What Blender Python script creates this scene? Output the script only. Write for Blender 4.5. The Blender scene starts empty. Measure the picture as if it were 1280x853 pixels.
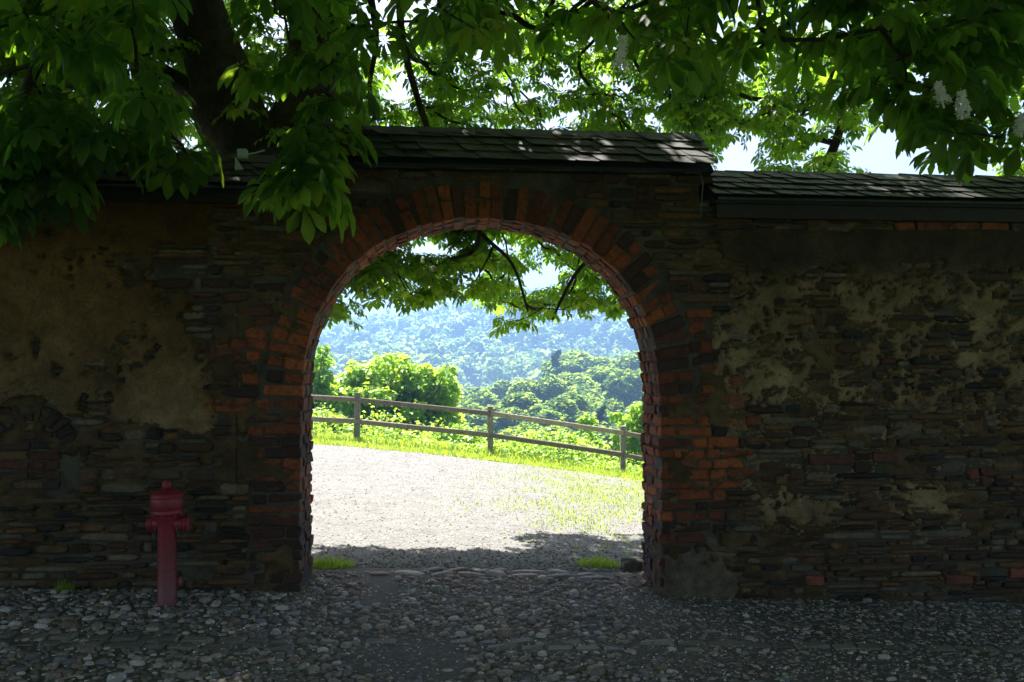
import bpy, math, random
import numpy as np
from mathutils import Vector, Matrix

R = math.radians
rnd = random.Random(11)
nr = np.random.default_rng(11)
scene = bpy.context.scene
col = scene.collection

# ------------------------------------------------------------------ camera
F = 1100.0                                   # focal length in photo pixels (1280 wide)
YAW, PITCH = R(5.0), R(1.75)
CAM = np.array([0.0, -6.9, 1.75])
cd = bpy.data.cameras.new('camera'); cam = bpy.data.objects.new('camera', cd); col.objects.link(cam)
cd.sensor_width = 36.0; cd.lens = 36.0 * F / 1280.0
cd.clip_start = 0.05; cd.clip_end = 6000
cam.location = CAM; cam.rotation_euler = (R(90) + PITCH, 0, -YAW)
scene.camera = cam

# ------------------------------------------------------------------ sky and sun
SUN_EL, SUN_AZ = R(61), R(-16)               # behind the wall, a little to the left
w = bpy.data.worlds.new('World'); scene.world = w; w.use_nodes = True
nt = w.node_tree; bg = nt.nodes['Background']
sky = nt.nodes.new('ShaderNodeTexSky'); sky.sky_type = 'NISHITA'; sky.sun_disc = False
sky.sun_elevation = SUN_EL; sky.sun_rotation = SUN_AZ
sky.air_density = 1.0; sky.dust_density = 5.0; sky.ozone_density = 1.0
nt.links.new(sky.outputs[0], bg.inputs[0]); bg.inputs[1].default_value = 0.055
sd = bpy.data.lights.new('sun', 'SUN'); so = bpy.data.objects.new('sun', sd); col.objects.link(so)
sd.energy = 5.0; sd.angle = R(0.53); sd.color = (1.0, 0.94, 0.84)
SUN = np.array([math.sin(SUN_AZ) * math.cos(SUN_EL), math.cos(SUN_AZ) * math.cos(SUN_EL), math.sin(SUN_EL)])
so.rotation_euler = Vector(SUN).to_track_quat('Z', 'Y').to_euler()
so.location = (0, 30, 40)

# ------------------------------------------------------------------ exposure
vs = scene.view_settings
vs.view_transform = 'Standard'; vs.look = 'None'; vs.gamma = 1.0; vs.use_curve_mapping = False
vs.exposure = 2.22
scene.cycles.max_bounces = 6; scene.cycles.diffuse_bounces = 4; scene.cycles.transmission_bounces = 5
scene.cycles.volume_bounces = 1
scene.cycles.use_denoising = True

# ================================================================== helpers
_f = np.array([math.sin(YAW) * math.cos(PITCH), math.cos(YAW) * math.cos(PITCH), math.sin(PITCH)])
_r = np.array([math.cos(YAW), -math.sin(YAW), 0.0]); _u = np.cross(_r, _f)

def ray(px, py):
    return _f + _r * ((px - 640) / F) - _u * ((py - 426.5) / F)
def at(px, py, y):                           # the point of the plane world-y = y behind a photo pixel
    d = ray(px, py); return CAM + d * ((y - CAM[1]) / d[1])
def proj(P):
    v = np.asarray(P, float) - CAM
    d = v @ _f
    return 640 + F * (v @ _r) / d, 426.5 - F * (v @ _u) / d, d

def _hash(ix, iy, iz, s):
    h = (ix * 374761393 + iy * 668265263 + iz * 2147483647 + s * 974634777) & 0xffffffff
    h = ((h ^ (h >> 13)) * 1274126177) & 0xffffffff
    return ((h ^ (h >> 16)) & 0xffff) / 65535.0
def vnoise(x, y, z=0.0, s=0):
    x, y, z = np.broadcast_arrays(np.asarray(x, float), np.asarray(y, float), np.asarray(z, float))
    ix, iy, iz = np.floor(x).astype(np.int64), np.floor(y).astype(np.int64), np.floor(z).astype(np.int64)
    fx, fy, fz = x - ix, y - iy, z - iz
    fx, fy, fz = (t * t * (3 - 2 * t) for t in (fx, fy, fz))
    o = 0
    for a in (0, 1):
        for b in (0, 1):
            for c in (0, 1):
                o = o + _hash(ix + a, iy + b, iz + c, s) * (fx if a else 1 - fx) * (fy if b else 1 - fy) * (fz if c else 1 - fz)
    return o
def fbm(x, y, z=0.0, o=4, s=0):
    t, a, n = 0, 0.5, 0
    x, y, z = np.asarray(x, float), np.asarray(y, float), np.asarray(z, float)
    for i in range(o):
        t = t + a * vnoise(x * 2 ** i + i * 17.3, y * 2 ** i - i * 9.1, z * 2 ** i, s + i); n += a; a *= 0.5
    return t / n
def sstep(a, b, t):
    t = np.clip((np.asarray(t, float) - a) / (b - a), 0, 1); return t * t * (3 - 2 * t)

# ---- materials -----------------------------------------------------
def nodes(name):
    m = bpy.data.materials.new(name); m.use_nodes = True
    t = m.node_tree; b = t.nodes['Principled BSDF']
    return m, t, b
def N(t, typ, **kw):
    n = t.nodes.new(typ)
    for k, v in kw.items():
        if k in n.inputs.keys(): n.inputs[k].default_value = v
        else: setattr(n, k, v)
    return n
def noise(t, scale, detail=6, rough=0.6, vec=None, dist=0.0):
    n = N(t, 'ShaderNodeTexNoise'); n.inputs['Scale'].default_value = scale
    n.inputs['Detail'].default_value = detail; n.inputs['Roughness'].default_value = rough
    n.inputs['Distortion'].default_value = dist
    if vec is not None: t.links.new(vec, n.inputs['Vector'])
    return n.outputs['Fac']
def ramp(t, fac, stops):
    n = N(t, 'ShaderNodeValToRGB'); e = n.color_ramp.elements
    while len(e) < len(stops): e.new(0.5)
    for i, (p, c) in enumerate(stops):
        e[i].position = p; e[i].color = (*c, 1) if len(c) == 3 else c
    t.links.new(fac, n.inputs[0]); return n.outputs[0]
def mix(t, fac, a, b, mode='MIX'):
    n = N(t, 'ShaderNodeMix', data_type='RGBA', blend_type=mode)
    for s, v in ((0, fac), (6, a), (7, b)):
        if isinstance(v, (int, float)): n.inputs[s].default_value = v
        elif isinstance(v, tuple): n.inputs[s].default_value = (*v, 1)
        else: t.links.new(v, n.inputs[s])
    return n.outputs[2]
def bump(t, b, h, strength=0.5, dist=0.01):
    n = N(t, 'ShaderNodeBump'); n.inputs['Strength'].default_value = strength; n.inputs['Distance'].default_value = dist
    t.links.new(h, n.inputs['Height']); t.links.new(n.outputs[0], b.inputs['Normal'])
def objco(t): return N(t, 'ShaderNodeTexCoord').outputs['Object']
def tint(t):
    n = N(t, 'ShaderNodeAttribute'); n.attribute_name = 'tint'; return n.outputs['Color']

def mat_piece(name, grain=40, contrast=0.5, rough=0.85, bstr=0.6, bdist=0.006, moss=0.0, stain=(0.03, 0.025, 0.02), stain_amt=0.35, spec=0.3):
    m, t, b = nodes(name); co = objco(t)
    n1 = noise(t, grain, 8, 0.65, co); n2 = noise(t, grain * 0.22, 5, 0.6, co, 0.6)
    g = ramp(t, n1, [(0.25, (1 - contrast,) * 3), (0.75, (1 + contrast * 0.6,) * 3)])
    c = mix(t, 1.0, tint(t), g, 'MULTIPLY')
    sf = ramp(t, n2, [(0.48, (0, 0, 0)), (0.68, (stain_amt,) * 3)])
    c = mix(t, sf, c, stain)
    if moss:
        n3 = noise(t, 3.1, 7, 0.7, co, 0.4)
        mf = ramp(t, n3, [(0.56, (0, 0, 0)), (0.72, (moss,) * 3)])
        c = mix(t, mf, c, (0.035, 0.05, 0.012))
    t.links.new(c, b.inputs['Base Color']); b.inputs['Roughness'].default_value = rough
    b.inputs['Specular IOR Level'].default_value = spec
    bump(t, b, n1, bstr, bdist)
    return m

def mat_leaf(name, a, b_, trans, tcol, rough=0.45, spec=0.35, scale=None):
    m, t, b = nodes(name)
    rv = N(t, 'ShaderNodeObjectInfo').outputs['Random']
    c = mix(t, 0.5, mix(t, rv, a, b_), tint(t), 'OVERLAY')
    t.links.new(c, b.inputs['Base Color'])
    b.inputs['Roughness'].default_value = rough; b.inputs['Specular IOR Level'].default_value = spec
    tr = N(t, 'ShaderNodeBsdfTranslucent'); t.links.new(mix(t, 0.5, tcol, tint(t), 'OVERLAY'), tr.inputs['Color'])
    ms = N(t, 'ShaderNodeMixShader'); ms.inputs[0].default_value = trans
    t.links.new(b.outputs[0], ms.inputs[1]); t.links.new(tr.outputs[0], ms.inputs[2])
    t.links.new(ms.outputs[0], t.nodes['Material Output'].inputs['Surface'])
    return m

M = {}
M['stone'] = mat_piece('slate rubble', 34, 0.55, 0.8, 0.8, 0.008, moss=0.55, stain_amt=0.45)
M['brick'] = mat_piece('old brick', 60, 0.5, 0.92, 0.9, 0.007, moss=0.3, stain=(0.035, 0.024, 0.018), stain_amt=0.75)
M['cobble'] = mat_piece('cobblestone', 55, 0.5, 0.72, 0.5, 0.004, stain=(0.06, 0.055, 0.05), stain_amt=0.3, spec=0.4)
M['slate'] = mat_piece('roof slate', 30, 0.4, 0.55, 0.5, 0.003, stain=(0.012, 0.014, 0.01), stain_amt=0.6, spec=0.3, moss=0.4)
M['wood'] = mat_piece('weathered wood', 25, 0.5, 0.8, 0.5, 0.004)
M['bark'] = mat_piece('chestnut bark', 14, 0.7, 0.95, 1.0, 0.03, stain_amt=0.4)
M['petal'] = mat_leaf('petal', (0.85, 0.8, 0.76), (0.9, 0.84, 0.8), 0.45, (0.9, 0.86, 0.82))
M['pebble'] = mat_piece('gravel stone', 80, 0.3, 0.85, 0.3, 0.002, stain_amt=0.1)

def mat_mortar():
    m, t, b = nodes('lime mortar'); co = objco(t)
    n1 = noise(t, 45, 9, 0.7, co); n2 = noise(t, 5, 6, 0.6, co, 0.5)
    c = ramp(t, n2, [(0.35, (0.058, 0.044, 0.03)), (0.65, (0.14, 0.108, 0.07))])
    c = mix(t, 0.6, c, ramp(t, n1, [(0.3, (0.3,) * 3), (0.8, (1.3,) * 3)]), 'MULTIPLY')
    t.links.new(c, b.inputs['Base Color']); b.inputs['Roughness'].default_value = 0.95
    bump(t, b, n1, 0.9, 0.012); return m
M['mortar'] = mat_mortar()

def mat_plaster():
    m, t, b = nodes('crumbling lime plaster'); co = objco(t)
    n1 = noise(t, 70, 9, 0.75, co); n2 = noise(t, 6, 7, 0.65, co, 0.7); n3 = noise(t, 18, 8, 0.7, co, 0.3)
    c = mix(t, 1.0, tint(t), ramp(t, n2, [(0.3, (0.55, 0.5, 0.44)), (0.7, (1.25, 1.2, 1.1))]), 'MULTIPLY')
    c = mix(t, 1.0, c, ramp(t, n1, [(0.3, (0.5,) * 3), (0.75, (1.3,) * 3)]), 'MULTIPLY')
    c = mix(t, ramp(t, n3, [(0.55, (0,) * 3), (0.68, (0.6,) * 3)]), c, (0.045, 0.036, 0.026))
    t.links.new(c, b.inputs['Base Color']); b.inputs['Roughness'].default_value = 0.95
    b.inputs['Specular IOR Level'].default_value = 0.15
    bump(t, b, n1, 0.8, 0.008); return m
M['plaster'] = mat_plaster()

def mat_soil(name, lo, hi, sc=30):
    m, t, b = nodes(name); co = objco(t)
    n1 = noise(t, sc, 9, 0.7, co); n2 = noise(t, sc * 0.06, 5, 0.6, co)
    c = ramp(t, n1, [(0.3, lo), (0.72, hi)])
    c = mix(t, 0.5, c, ramp(t, n2, [(0.3, (0.6,) * 3), (0.7, (1.3,) * 3)]), 'MULTIPLY')
    t.links.new(c, b.inputs['Base Color']); b.inputs['Roughness'].default_value = 0.9
    b.inputs['Specular IOR Level'].default_value = 0.2
    bump(t, b, n1, 0.9, 0.015); return m
M['dirt'] = mat_soil('trodden dirt and grit', (0.06, 0.05, 0.048), (0.22, 0.182, 0.17), 40)
M['forest_floor'] = mat_soil('rough grass ground', (0.03, 0.05, 0.012), (0.09, 0.14, 0.03), 6)
M['gravel'] = mat_soil('pale gravel', (0.06, 0.0595, 0.059), (0.225, 0.223, 0.222), 55)
M['concrete'] = mat_soil('old render patch', (0.045, 0.032, 0.022), (0.2, 0.135, 0.085), 14)

def mat_simple(name, c, rough=0.5, metal=0.0, var=0.25, sc=20, wear=None, spec=0.5):
    m, t, b = nodes(name); co = objco(t)
    n1 = noise(t, sc, 7, 0.65, co)
    cc = mix(t, 1.0, c, ramp(t, n1, [(0.3, (1 - var,) * 3), (0.7, (1 + var,) * 3)]), 'MULTIPLY')
    if wear:
        n2 = noise(t, 9, 8, 0.7, co, 0.5)
        cc = mix(t, ramp(t, n2, [(0.55, (0,) * 3), (0.7, (0.7,) * 3)]), cc, wear)
    t.links.new(cc, b.inputs['Base Color']); b.inputs['Roughness'].default_value = rough
    b.inputs['Metallic'].default_value = metal; b.inputs['Specular IOR Level'].default_value = spec
    bump(t, b, n1, 0.15, 0.002); return m
M['fascia'] = mat_simple('dark stained board', (0.035, 0.022, 0.016), 0.75, 0, 0.4, 14)
M['deck'] = mat_simple('roof boarding', (0.02, 0.02, 0.02), 0.8)
M['metal'] = mat_simple('dull zinc', (0.12, 0.12, 0.12), 0.5, 0.6, 0.3)
M['white_box'] = mat_simple('weathered white plastic', (0.75, 0.75, 0.72), 0.5, 0, 0.1)
def mat_hydrant():
    m, t, b = nodes('worn red hydrant paint'); co = objco(t)
    n1 = noise(t, 40, 7, 0.65, co); n2 = noise(t, 14, 8, 0.7, co, 0.5)
    sp = N(t, 'ShaderNodeSeparateXYZ'); t.links.new(co, sp.inputs[0])
    low = N(t, 'ShaderNodeMapRange'); t.links.new(sp.outputs[2], low.inputs[0])
    for i, v in ((1, 0.62), (2, 0.1), (3, 0.0), (4, 0.55)): low.inputs[i].default_value = v
    base = mix(t, 1.0, (0.33, 0.02, 0.03), ramp(t, n1, [(0.3, (0.75,) * 3), (0.7, (1.2,) * 3)]), 'MULTIPLY')
    faded = mix(t, low.outputs[0], base, (0.16, 0.07, 0.06))
    c = mix(t, ramp(t, n2, [(0.52, (0,) * 3), (0.64, (0.75,) * 3)]), faded, (0.1, 0.035, 0.025))
    t.links.new(c, b.inputs['Base Color']); b.inputs['Roughness'].default_value = 0.45
    bump(t, b, n2, 0.2, 0.002); return m
M['hydrant'] = mat_hydrant()
M['steel'] = mat_simple('rusty steel', (0.14, 0.1, 0.08), 0.6, 0.5, 0.4)
M['leaf'] = mat_leaf('chestnut leaf', (0.015, 0.055, 0.014), (0.022, 0.075, 0.017), 0.5, (0.33, 0.6, 0.03))
M['maple'] = mat_leaf('maple leaf', (0.11, 0.27, 0.03), (0.15, 0.32, 0.035), 0.5, (0.46, 0.66, 0.05))
M['herb'] = mat_leaf('herb leaf', (0.14, 0.28, 0.03), (0.19, 0.34, 0.04), 0.45, (0.44, 0.62, 0.05))
M['grass'] = mat_leaf('grass blade', (0.16, 0.27, 0.03), (0.21, 0.33, 0.045), 0.45, (0.45, 0.6, 0.05))
M['forest'] = mat_leaf('forest leaf', (0.08, 0.16, 0.035), (0.12, 0.21, 0.05), 0.45, (0.34, 0.48, 0.08), 0.8, 0.1)
M['conifer'] = mat_leaf('dark forest leaf', (0.03, 0.075, 0.025), (0.045, 0.09, 0.03), 0.2, (0.06, 0.12, 0.02), 0.8, 0.1)

# ---- mesh building -------------------------------------------------
def put(name, me, parent=None):
    o = bpy.data.objects.new(name, me); col.objects.link(o)
    if parent is not None: o.parent = parent
    return o
def tag(o, label=None, cat=None, group=None, kind=None):
    for k, v in (('label', label), ('category', cat), ('group', group), ('kind', kind)):
        if v: o[k] = v
    return o
def empty(name, loc, label=None, cat=None, group=None, kind=None):
    o = bpy.data.objects.new(name, None); col.objects.link(o); o.location = loc
    o.empty_display_size = 0.1
    return tag(o, label, cat, group, kind)
def setcol(me, c):
    a = me.color_attributes.new('tint', 'FLOAT_COLOR', 'POINT')
    c = np.asarray(c, np.float32); k = np.ones((len(me.vertices), 4), np.float32)
    k[:, :3] = c; a.data.foreach_set('color', k.ravel())
def trimesh(name, V, T, C, mat, smooth=False):
    V = np.asarray(V, np.float32); T = np.asarray(T, np.int32)
    me = bpy.data.meshes.new(name)
    me.vertices.add(len(V)); me.vertices.foreach_set('co', V.ravel())
    me.loops.add(T.size); me.loops.foreach_set('vertex_index', T.ravel())
    k = T.shape[1]
    me.polygons.add(len(T)); me.polygons.foreach_set('loop_start', np.arange(0, T.size, k, dtype=np.int32))
    me.polygons.foreach_set('loop_total', np.full(len(T), k, np.int32))
    if smooth: me.polygons.foreach_set('use_smooth', np.ones(len(T), bool))
    me.update(calc_edges=True); me.validate()
    setcol(me, C); me.materials.append(mat)
    return me
class Geo:
    def __init__(s): s.v, s.f, s.c = [], [], []
    def add(s, v, f, c=(0.5, 0.5, 0.5)):
        b = len(s.v); s.v += [tuple(p) for p in v]; s.f += [tuple(i + b for i in q) for q in f]; s.c += [c] * len(v); return s
    def box(s, lo, hi, c=(0.5, 0.5, 0.5)):
        (a, b, d), (e, f, g) = lo, hi
        return s.add([(a, b, d), (e, b, d), (e, f, d), (a, f, d), (a, b, g), (e, b, g), (e, f, g), (a, f, g)],
                     [(0, 3, 2, 1), (4, 5, 6, 7), (0, 1, 5, 4), (1, 2, 6, 5), (2, 3, 7, 6), (3, 0, 4, 7)], c)
    def tube(s, pts, rad, n=8, c=(0.5, 0.5, 0.5), cap=True):
        pts = [Vector(p) for p in pts]; rad = [rad] * len(pts) if isinstance(rad, (int, float)) else rad
        V, Fc = [], []
        up = None
        for i, p in enumerate(pts):
            d = (pts[min(i + 1, len(pts) - 1)] - pts[max(i - 1, 0)]).normalized()
            a = up if up is not None else (Vector((0, 0, 1)) if abs(d.z) < 0.9 else Vector((1, 0, 0)))
            sx = d.cross(a).normalized(); sy = sx.cross(d).normalized(); up = sy
            for k in range(n):
                q = 2 * math.pi * k / n
                V.append(p + sx * (math.cos(q) * rad[i]) + sy * (math.sin(q) * rad[i]))
        for i in range(len(pts) - 1):
            for k in range(n):
                Fc.append((i * n + k, i * n + (k + 1) % n, (i + 1) * n + (k + 1) % n, (i + 1) * n + k))
        if cap: Fc += [tuple(range(n - 1, -1, -1)), tuple(range((len(pts) - 1) * n, len(pts) * n))]
        return s.add(V, Fc, c)
    def lathe(s, prof, n=20, c=(0.5, 0.5, 0.5), mtx=None):
        V, Fc = [], []
        for r, z in prof:
            for k in range(n):
                q = 2 * math.pi * k / n; p = Vector((r * math.cos(q), r * math.sin(q), z)); V.append(mtx @ p if mtx else p)
        for i in range(len(prof) - 1):
            for k in range(n): Fc.append((i * n + k, i * n + (k + 1) % n, (i + 1) * n + (k + 1) % n, (i + 1) * n + k))
        Fc += [tuple(range(n - 1, -1, -1)), tuple(range((len(prof) - 1) * n, len(prof) * n))]
        return s.add(V, Fc, c)
    def mesh(s, name, mat, off=(0, 0, 0), smooth=False):
        me = bpy.data.meshes.new(name)
        o = off; me.from_pydata([(x - o[0], y - o[1], z - o[2]) for x, y, z in s.v], [], s.f)
        if smooth: me.polygons.foreach_set('use_smooth', np.ones(len(me.polygons), bool))
        setcol(me, np.array(s.c, np.float32)); me.materials.append(mat); return me
    def build(s, name, mat, parent=None, smooth=False, kind=None):
        o = put(name, s.mesh(name, mat, tuple(parent.location) if parent is not None and parent.parent is None else
                (tuple(parent.parent.location) if parent is not None else (0, 0, 0)), smooth), parent)
        if kind: o['kind'] = kind
        return o

def pieces(name, restname, items, mat, parent, limit=300, smooth=False):
    """items: (score, verts, faces, colour); the largest ones become objects, the rest one part of kind stuff"""
    items = sorted(items, key=lambda i: -i[0]); rest = Geo()
    for k, (s, v, f, c) in enumerate(items):
        if k < limit: Geo().add(v, f, c).build(name, mat, parent, smooth)
        else: rest.add(v, f, c)
    if rest.v: rest.build(restname, mat, parent, smooth, 'stuff')

def brick_geo(c, ax, dims, j=0.004, ch=0.008):
    """chamfered worn block; ax = three unit vectors, dims = full sizes"""
    c = np.asarray(c, float); A = [np.asarray(a, float) for a in ax]; h = [d / 2 for d in dims]
    V, idx = [], {}
    for sx in (-1, 1):
        for sy in (-1, 1):
            for sz in (-1, 1):
                jit = nr.normal(0, j, 3); k = ch * (0.6 + 0.9 * rnd.random())
                for a in range(3):
                    s = [sx * h[0], sy * h[1], sz * h[2]]
                    for b in range(3):
                        if b != a: s[b] -= (sx, sy, sz)[b] * k
                    idx[(sx, sy, sz, a)] = len(V)
                    V.append(c + A[0] * s[0] + A[1] * s[1] + A[2] * s[2] + jit)
    Fc = []
    def q(keys, nrm):
        p = [V[idx[k]] for k in keys]; n = np.cross(p[1] - p[0], p[2] - p[0])
        Fc.append(tuple(idx[k] for k in (keys if np.dot(n, nrm) > 0 else keys[::-1])))
    for a in range(3):
        b, d = [i for i in range(3) if i != a]
        for s in (-1, 1):
            ks = []
            for (p, r) in ((-1, -1), (1, -1), (1, 1), (-1, 1)):
                k = [0, 0, 0]; k[a] = s; k[b] = p; k[d] = r; ks.append((*k, a))
            q(ks, A[a] * s)
        for p in (-1, 1):
            for r in (-1, 1):
                k0 = [0, 0, 0]; k0[a] = -1; k0[b] = p; k0[d] = r; k1 = list(k0); k1[a] = 1
                q([(*k0, b), (*k1, b), (*k1, d), (*k0, d)], A[b] * p + A[d] * r)
    for sx in (-1, 1):
        for sy in (-1, 1):
            for sz in (-1, 1):
                q([(sx, sy, sz, 0), (sx, sy, sz, 1), (sx, sy, sz, 2)], A[0] * sx + A[1] * sy + A[2] * sz)
    return V, Fc

def bcol(c, bias=0.0):
    t = float(fbm(c[0] * 1.7 + 4, c[2] * 1.7, c[1] * 1.5, 3, 201)) * 1.9 - 0.5 + rnd.uniform(-0.3, 0.3) + bias
    if rnd.random() < 0.12: t -= 0.6
    t = min(1, max(0, t)); a, b, d = (0.07, 0.034, 0.026), (0.26, 0.066, 0.028), (0.46, 0.115, 0.034)
    k = 1 + rnd.uniform(-0.12, 0.12)
    return tuple(k * ((p + (q - p) * t * 2) if t < 0.5 else (q + (r - q) * (t * 2 - 1))) for p, q, r in zip(a, b, d))
def wallstone(x, z, w_, h, y0, prot, n=8):
    """an irregular flat rubble stone in the wall face (face towards -y)"""
    ring, e = [], 0.55
    ph = rnd.uniform(0, 0.6)
    for k in range(n):
        a = 2 * math.pi * (k + ph) / n
        ca, sa = math.cos(a), math.sin(a)
        r = rnd.uniform(0.86, 1.04)
        ring.append((math.copysign(abs(ca) ** e, ca) * w_ / 2 * r, math.copysign(abs(sa) ** e, sa) * h / 2 * r))
    V, Fc = [], []
    sl = rnd.uniform(-0.25, 0.25) * prot
    bev = min(w_, h) * 0.16
    for (s, y) in ((1.0, y0 + 0.02), (1.0, y0 - prot * 0.55), (None, y0 - prot)):
        for (a, b) in ring:
            if s is None:
                aa = a - math.copysign(min(bev, abs(a)), a); bb = b - math.copysign(min(bev, abs(b)), b)
                yy = y - sl * a / w_ * 2 + rnd.uniform(-0.004, 0.004)
            else: aa, bb, yy = a, b, y + rnd.uniform(-0.003, 0.003)
            V.append((x + aa, yy, z + bb))
    for i in range(2):
        for k in range(n): Fc.append((i * n + k, i * n + (k + 1) % n, (i + 1) * n + (k + 1) % n, (i + 1) * n + k))
    V.append((x, y0 - prot * rnd.uniform(1.0, 1.25), z))
    for k in range(n): Fc.append((2 * n + k, 2 * n + (k + 1) % n, 3 * n))
    return V, Fc

def domestone(x, y, z, a, b, h, rot, n=9, flat=0.5):
    """a cobble: long a, wide b, proud by h, sunk into the ground"""
    V, Fc = [], []; ca, sa = math.cos(rot), math.sin(rot)
    rr = [rnd.uniform(0.82, 1.1) for _ in range(n)]
    tx, ty = rnd.uniform(-0.18, 0.18), rnd.uniform(-0.18, 0.18)
    for (s, zz) in ((0.98, -0.025), (1.0, h * 0.35), (0.82, h * 0.82), (0.45 + flat * 0.2, h)):
        for k in range(n):
            q = 2 * math.pi * k / n; px, py = math.cos(q) * a / 2 * s * rr[k], math.sin(q) * b / 2 * s * rr[k]
            V.append((x + px * ca - py * sa, y + px * sa + py * ca, z + zz + (px * tx + py * ty if zz > 0 else 0)))
    for i in range(3):
        for k in range(n): Fc.append((i * n + k, i * n + (k + 1) % n, (i + 1) * n + (k + 1) % n, (i + 1) * n + k))
    V.append((x, y, z + h * 1.04))
    for k in range(n): Fc.append((3 * n + k, 3 * n + (k + 1) % n, 4 * n))
    return V, Fc

# ================================================================== the ground
XL, XR = -1.02, 1.79                          # jambs of the gateway
T = 0.60                                      # wall thickness
def z_court(x): return -0.037 * (np.clip(x, -6, 8) - 0.2)
def z_fence(x):
    x = np.clip(x, -7, 9); return -0.013 - 0.107 * x - 0.00814 * x * x
def zg(x, y):                                 # height of the terrain
    x = np.asarray(x, float); y = np.asarray(y, float)
    a = z_court(x) + 0.03 * np.exp(-((y - 0.55) / 0.4) ** 2) * np.exp(-((x - 0.4) / 1.2) ** 2)
    s = np.clip((y - 0.8) / 11.9, 0, 1)
    z = a * (1 - s) + z_fence(x) * s
    d = np.clip(y - 13.3, 0, None)
    drop = -0.42 * np.minimum(d, 40) - 0.30 * np.clip(np.minimum(d, 110) - 40, 0, None)
    rise = sstep(200, 700, y) * (57 + 13 * np.sin(x * 0.008 + 0.6) + 9 * np.sin(x * 0.021))
    return z + drop + rise

def sheet(name, xs, ys, zf, mat, kind='structure'):
    X, Y = np.meshgrid(xs, ys); Z = zf(X, Y)
    V = np.stack([X, Y, Z], -1).reshape(-1, 3); nx = len(xs)
    i = (np.arange(len(ys) - 1)[:, None] * nx + np.arange(nx - 1)[None, :]).ravel()
    Q = np.stack([i, i + 1, i + nx + 1, i + nx], 1)
    o = put(name, trimesh(name, V, Q, (0.5, 0.5, 0.5), mat, True)); o['kind'] = kind
    return o
gx = np.concatenate([[-1500, -900, -500, -300, -180, -100, -60, -40, -28, -20], np.linspace(-15, 15, 61), [20, 28, 40, 60, 100, 180, 300, 500, 900, 1500]])
gy = np.concatenate([[-400, -200, -100, -50, -30, -20, -14, -10], np.linspace(-8, 16, 73), [18, 21, 25, 30, 36, 44, 54, 66, 80, 95, 110, 124, 140, 165, 200], np.linspace(230, 760, 30), [900, 1200, 1600]])
sheet('terrain', gx, gy, lambda x, y: zg(x, y) - 0.03, M['forest_floor'])
gravel = sheet('gravel_path', np.linspace(-7, 9, 161), np.linspace(0.72, 13.0, 124),
      lambda x, y: zg(x, y) - 0.006 + 0.02 * (fbm(x * 1.7, y * 1.7, 0, 3, 5) - 0.5)
      - 0.06 * sstep(-0.5, 0.25, y - (11.6 - 0.13 * x + 0.5 * (fbm(x * 0.9, y * 0.9, 0, 3, 9) - 0.5))), M['gravel'])
def zc(x, y):                                 # the paved courtyard: humps, a shallow drain line, trodden hollows
    return zg(x, y) + 0.014 * (fbm(x * 1.4, y * 1.4, 0, 3, 21) - 0.5)
court = sheet('courtyard_floor', np.linspace(-9, 11, 201), np.linspace(-12, 0.76, 128), zc, M['dirt'])

# ---- cobbles -------------------------------------------------------
def dirtmask(x, y):                           # 1 where the stones are lost under trodden dirt (a property of the place)
    px, py, _ = proj(np.array([x, y, 0.0]))
    n = fbm(x * 3, y * 3, 0, 4, 33)
    a = sstep(0.3, 0.8, 1.4 - math.hypot((px - 505) / 75, (py - 825) / 32) + (n - 0.5) * 1.1)
    b = sstep(0.3, 0.8, 1.2 - math.hypot((px - 478 - (735 - py) * 0.25) / 36, (py - 735) / 42) + (n - 0.5) * 0.9)
    c = sstep(0.5, 0.8, 1.2 - math.hypot((px - 800) / 60, (py - 805) / 22) + (n - 0.5))
    return max(a, b, 0.8 * c)
items_c, occ = [], {}
def cell(x, y): return (int(math.floor(x / 0.06)), int(math.floor(y / 0.06)))
def free(x, y, r):
    cx_, cy_ = cell(x, y); k = int(r / 0.06) + 2
    for i in range(cx_ - k, cx_ + k + 1):
        for j in range(cy_ - k, cy_ + k + 1):
            for (a, b, q) in occ.get((i, j), ()):
                if (a - x) ** 2 + (b - y) ** 2 < (q + r) ** 2 * 0.52: return False
    return True
def mark(x, y, r): occ.setdefault(cell(x, y), []).append((x, y, r))
STONECOL = [(0.23, 0.19, 0.165), (0.29, 0.245, 0.21), (0.17, 0.15, 0.145), (0.34, 0.285, 0.245), (0.2, 0.145, 0.11), (0.17, 0.155, 0.165), (0.46, 0.4, 0.36), (0.24, 0.17, 0.13)]
STONECOL = [(r * 1.3, g_ * 1.17, b * 1.26) for r, g_, b in STONECOL]
def scol(pal, v=0.18):
    c = rnd.choice(pal); k = 1 + rnd.uniform(-v, v); return tuple(min(1, max(0, q * k)) for q in c)
def warm(pal): return [(r * 1.12, g_ * 0.97, b * 0.8) for r, g_, b in pal]
def blocked(x, y):                            # under the wall piers
    return y > -0.05 and y < T + 0.02 and (x < XL + 0.05 or x > XR - 0.05)
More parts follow.
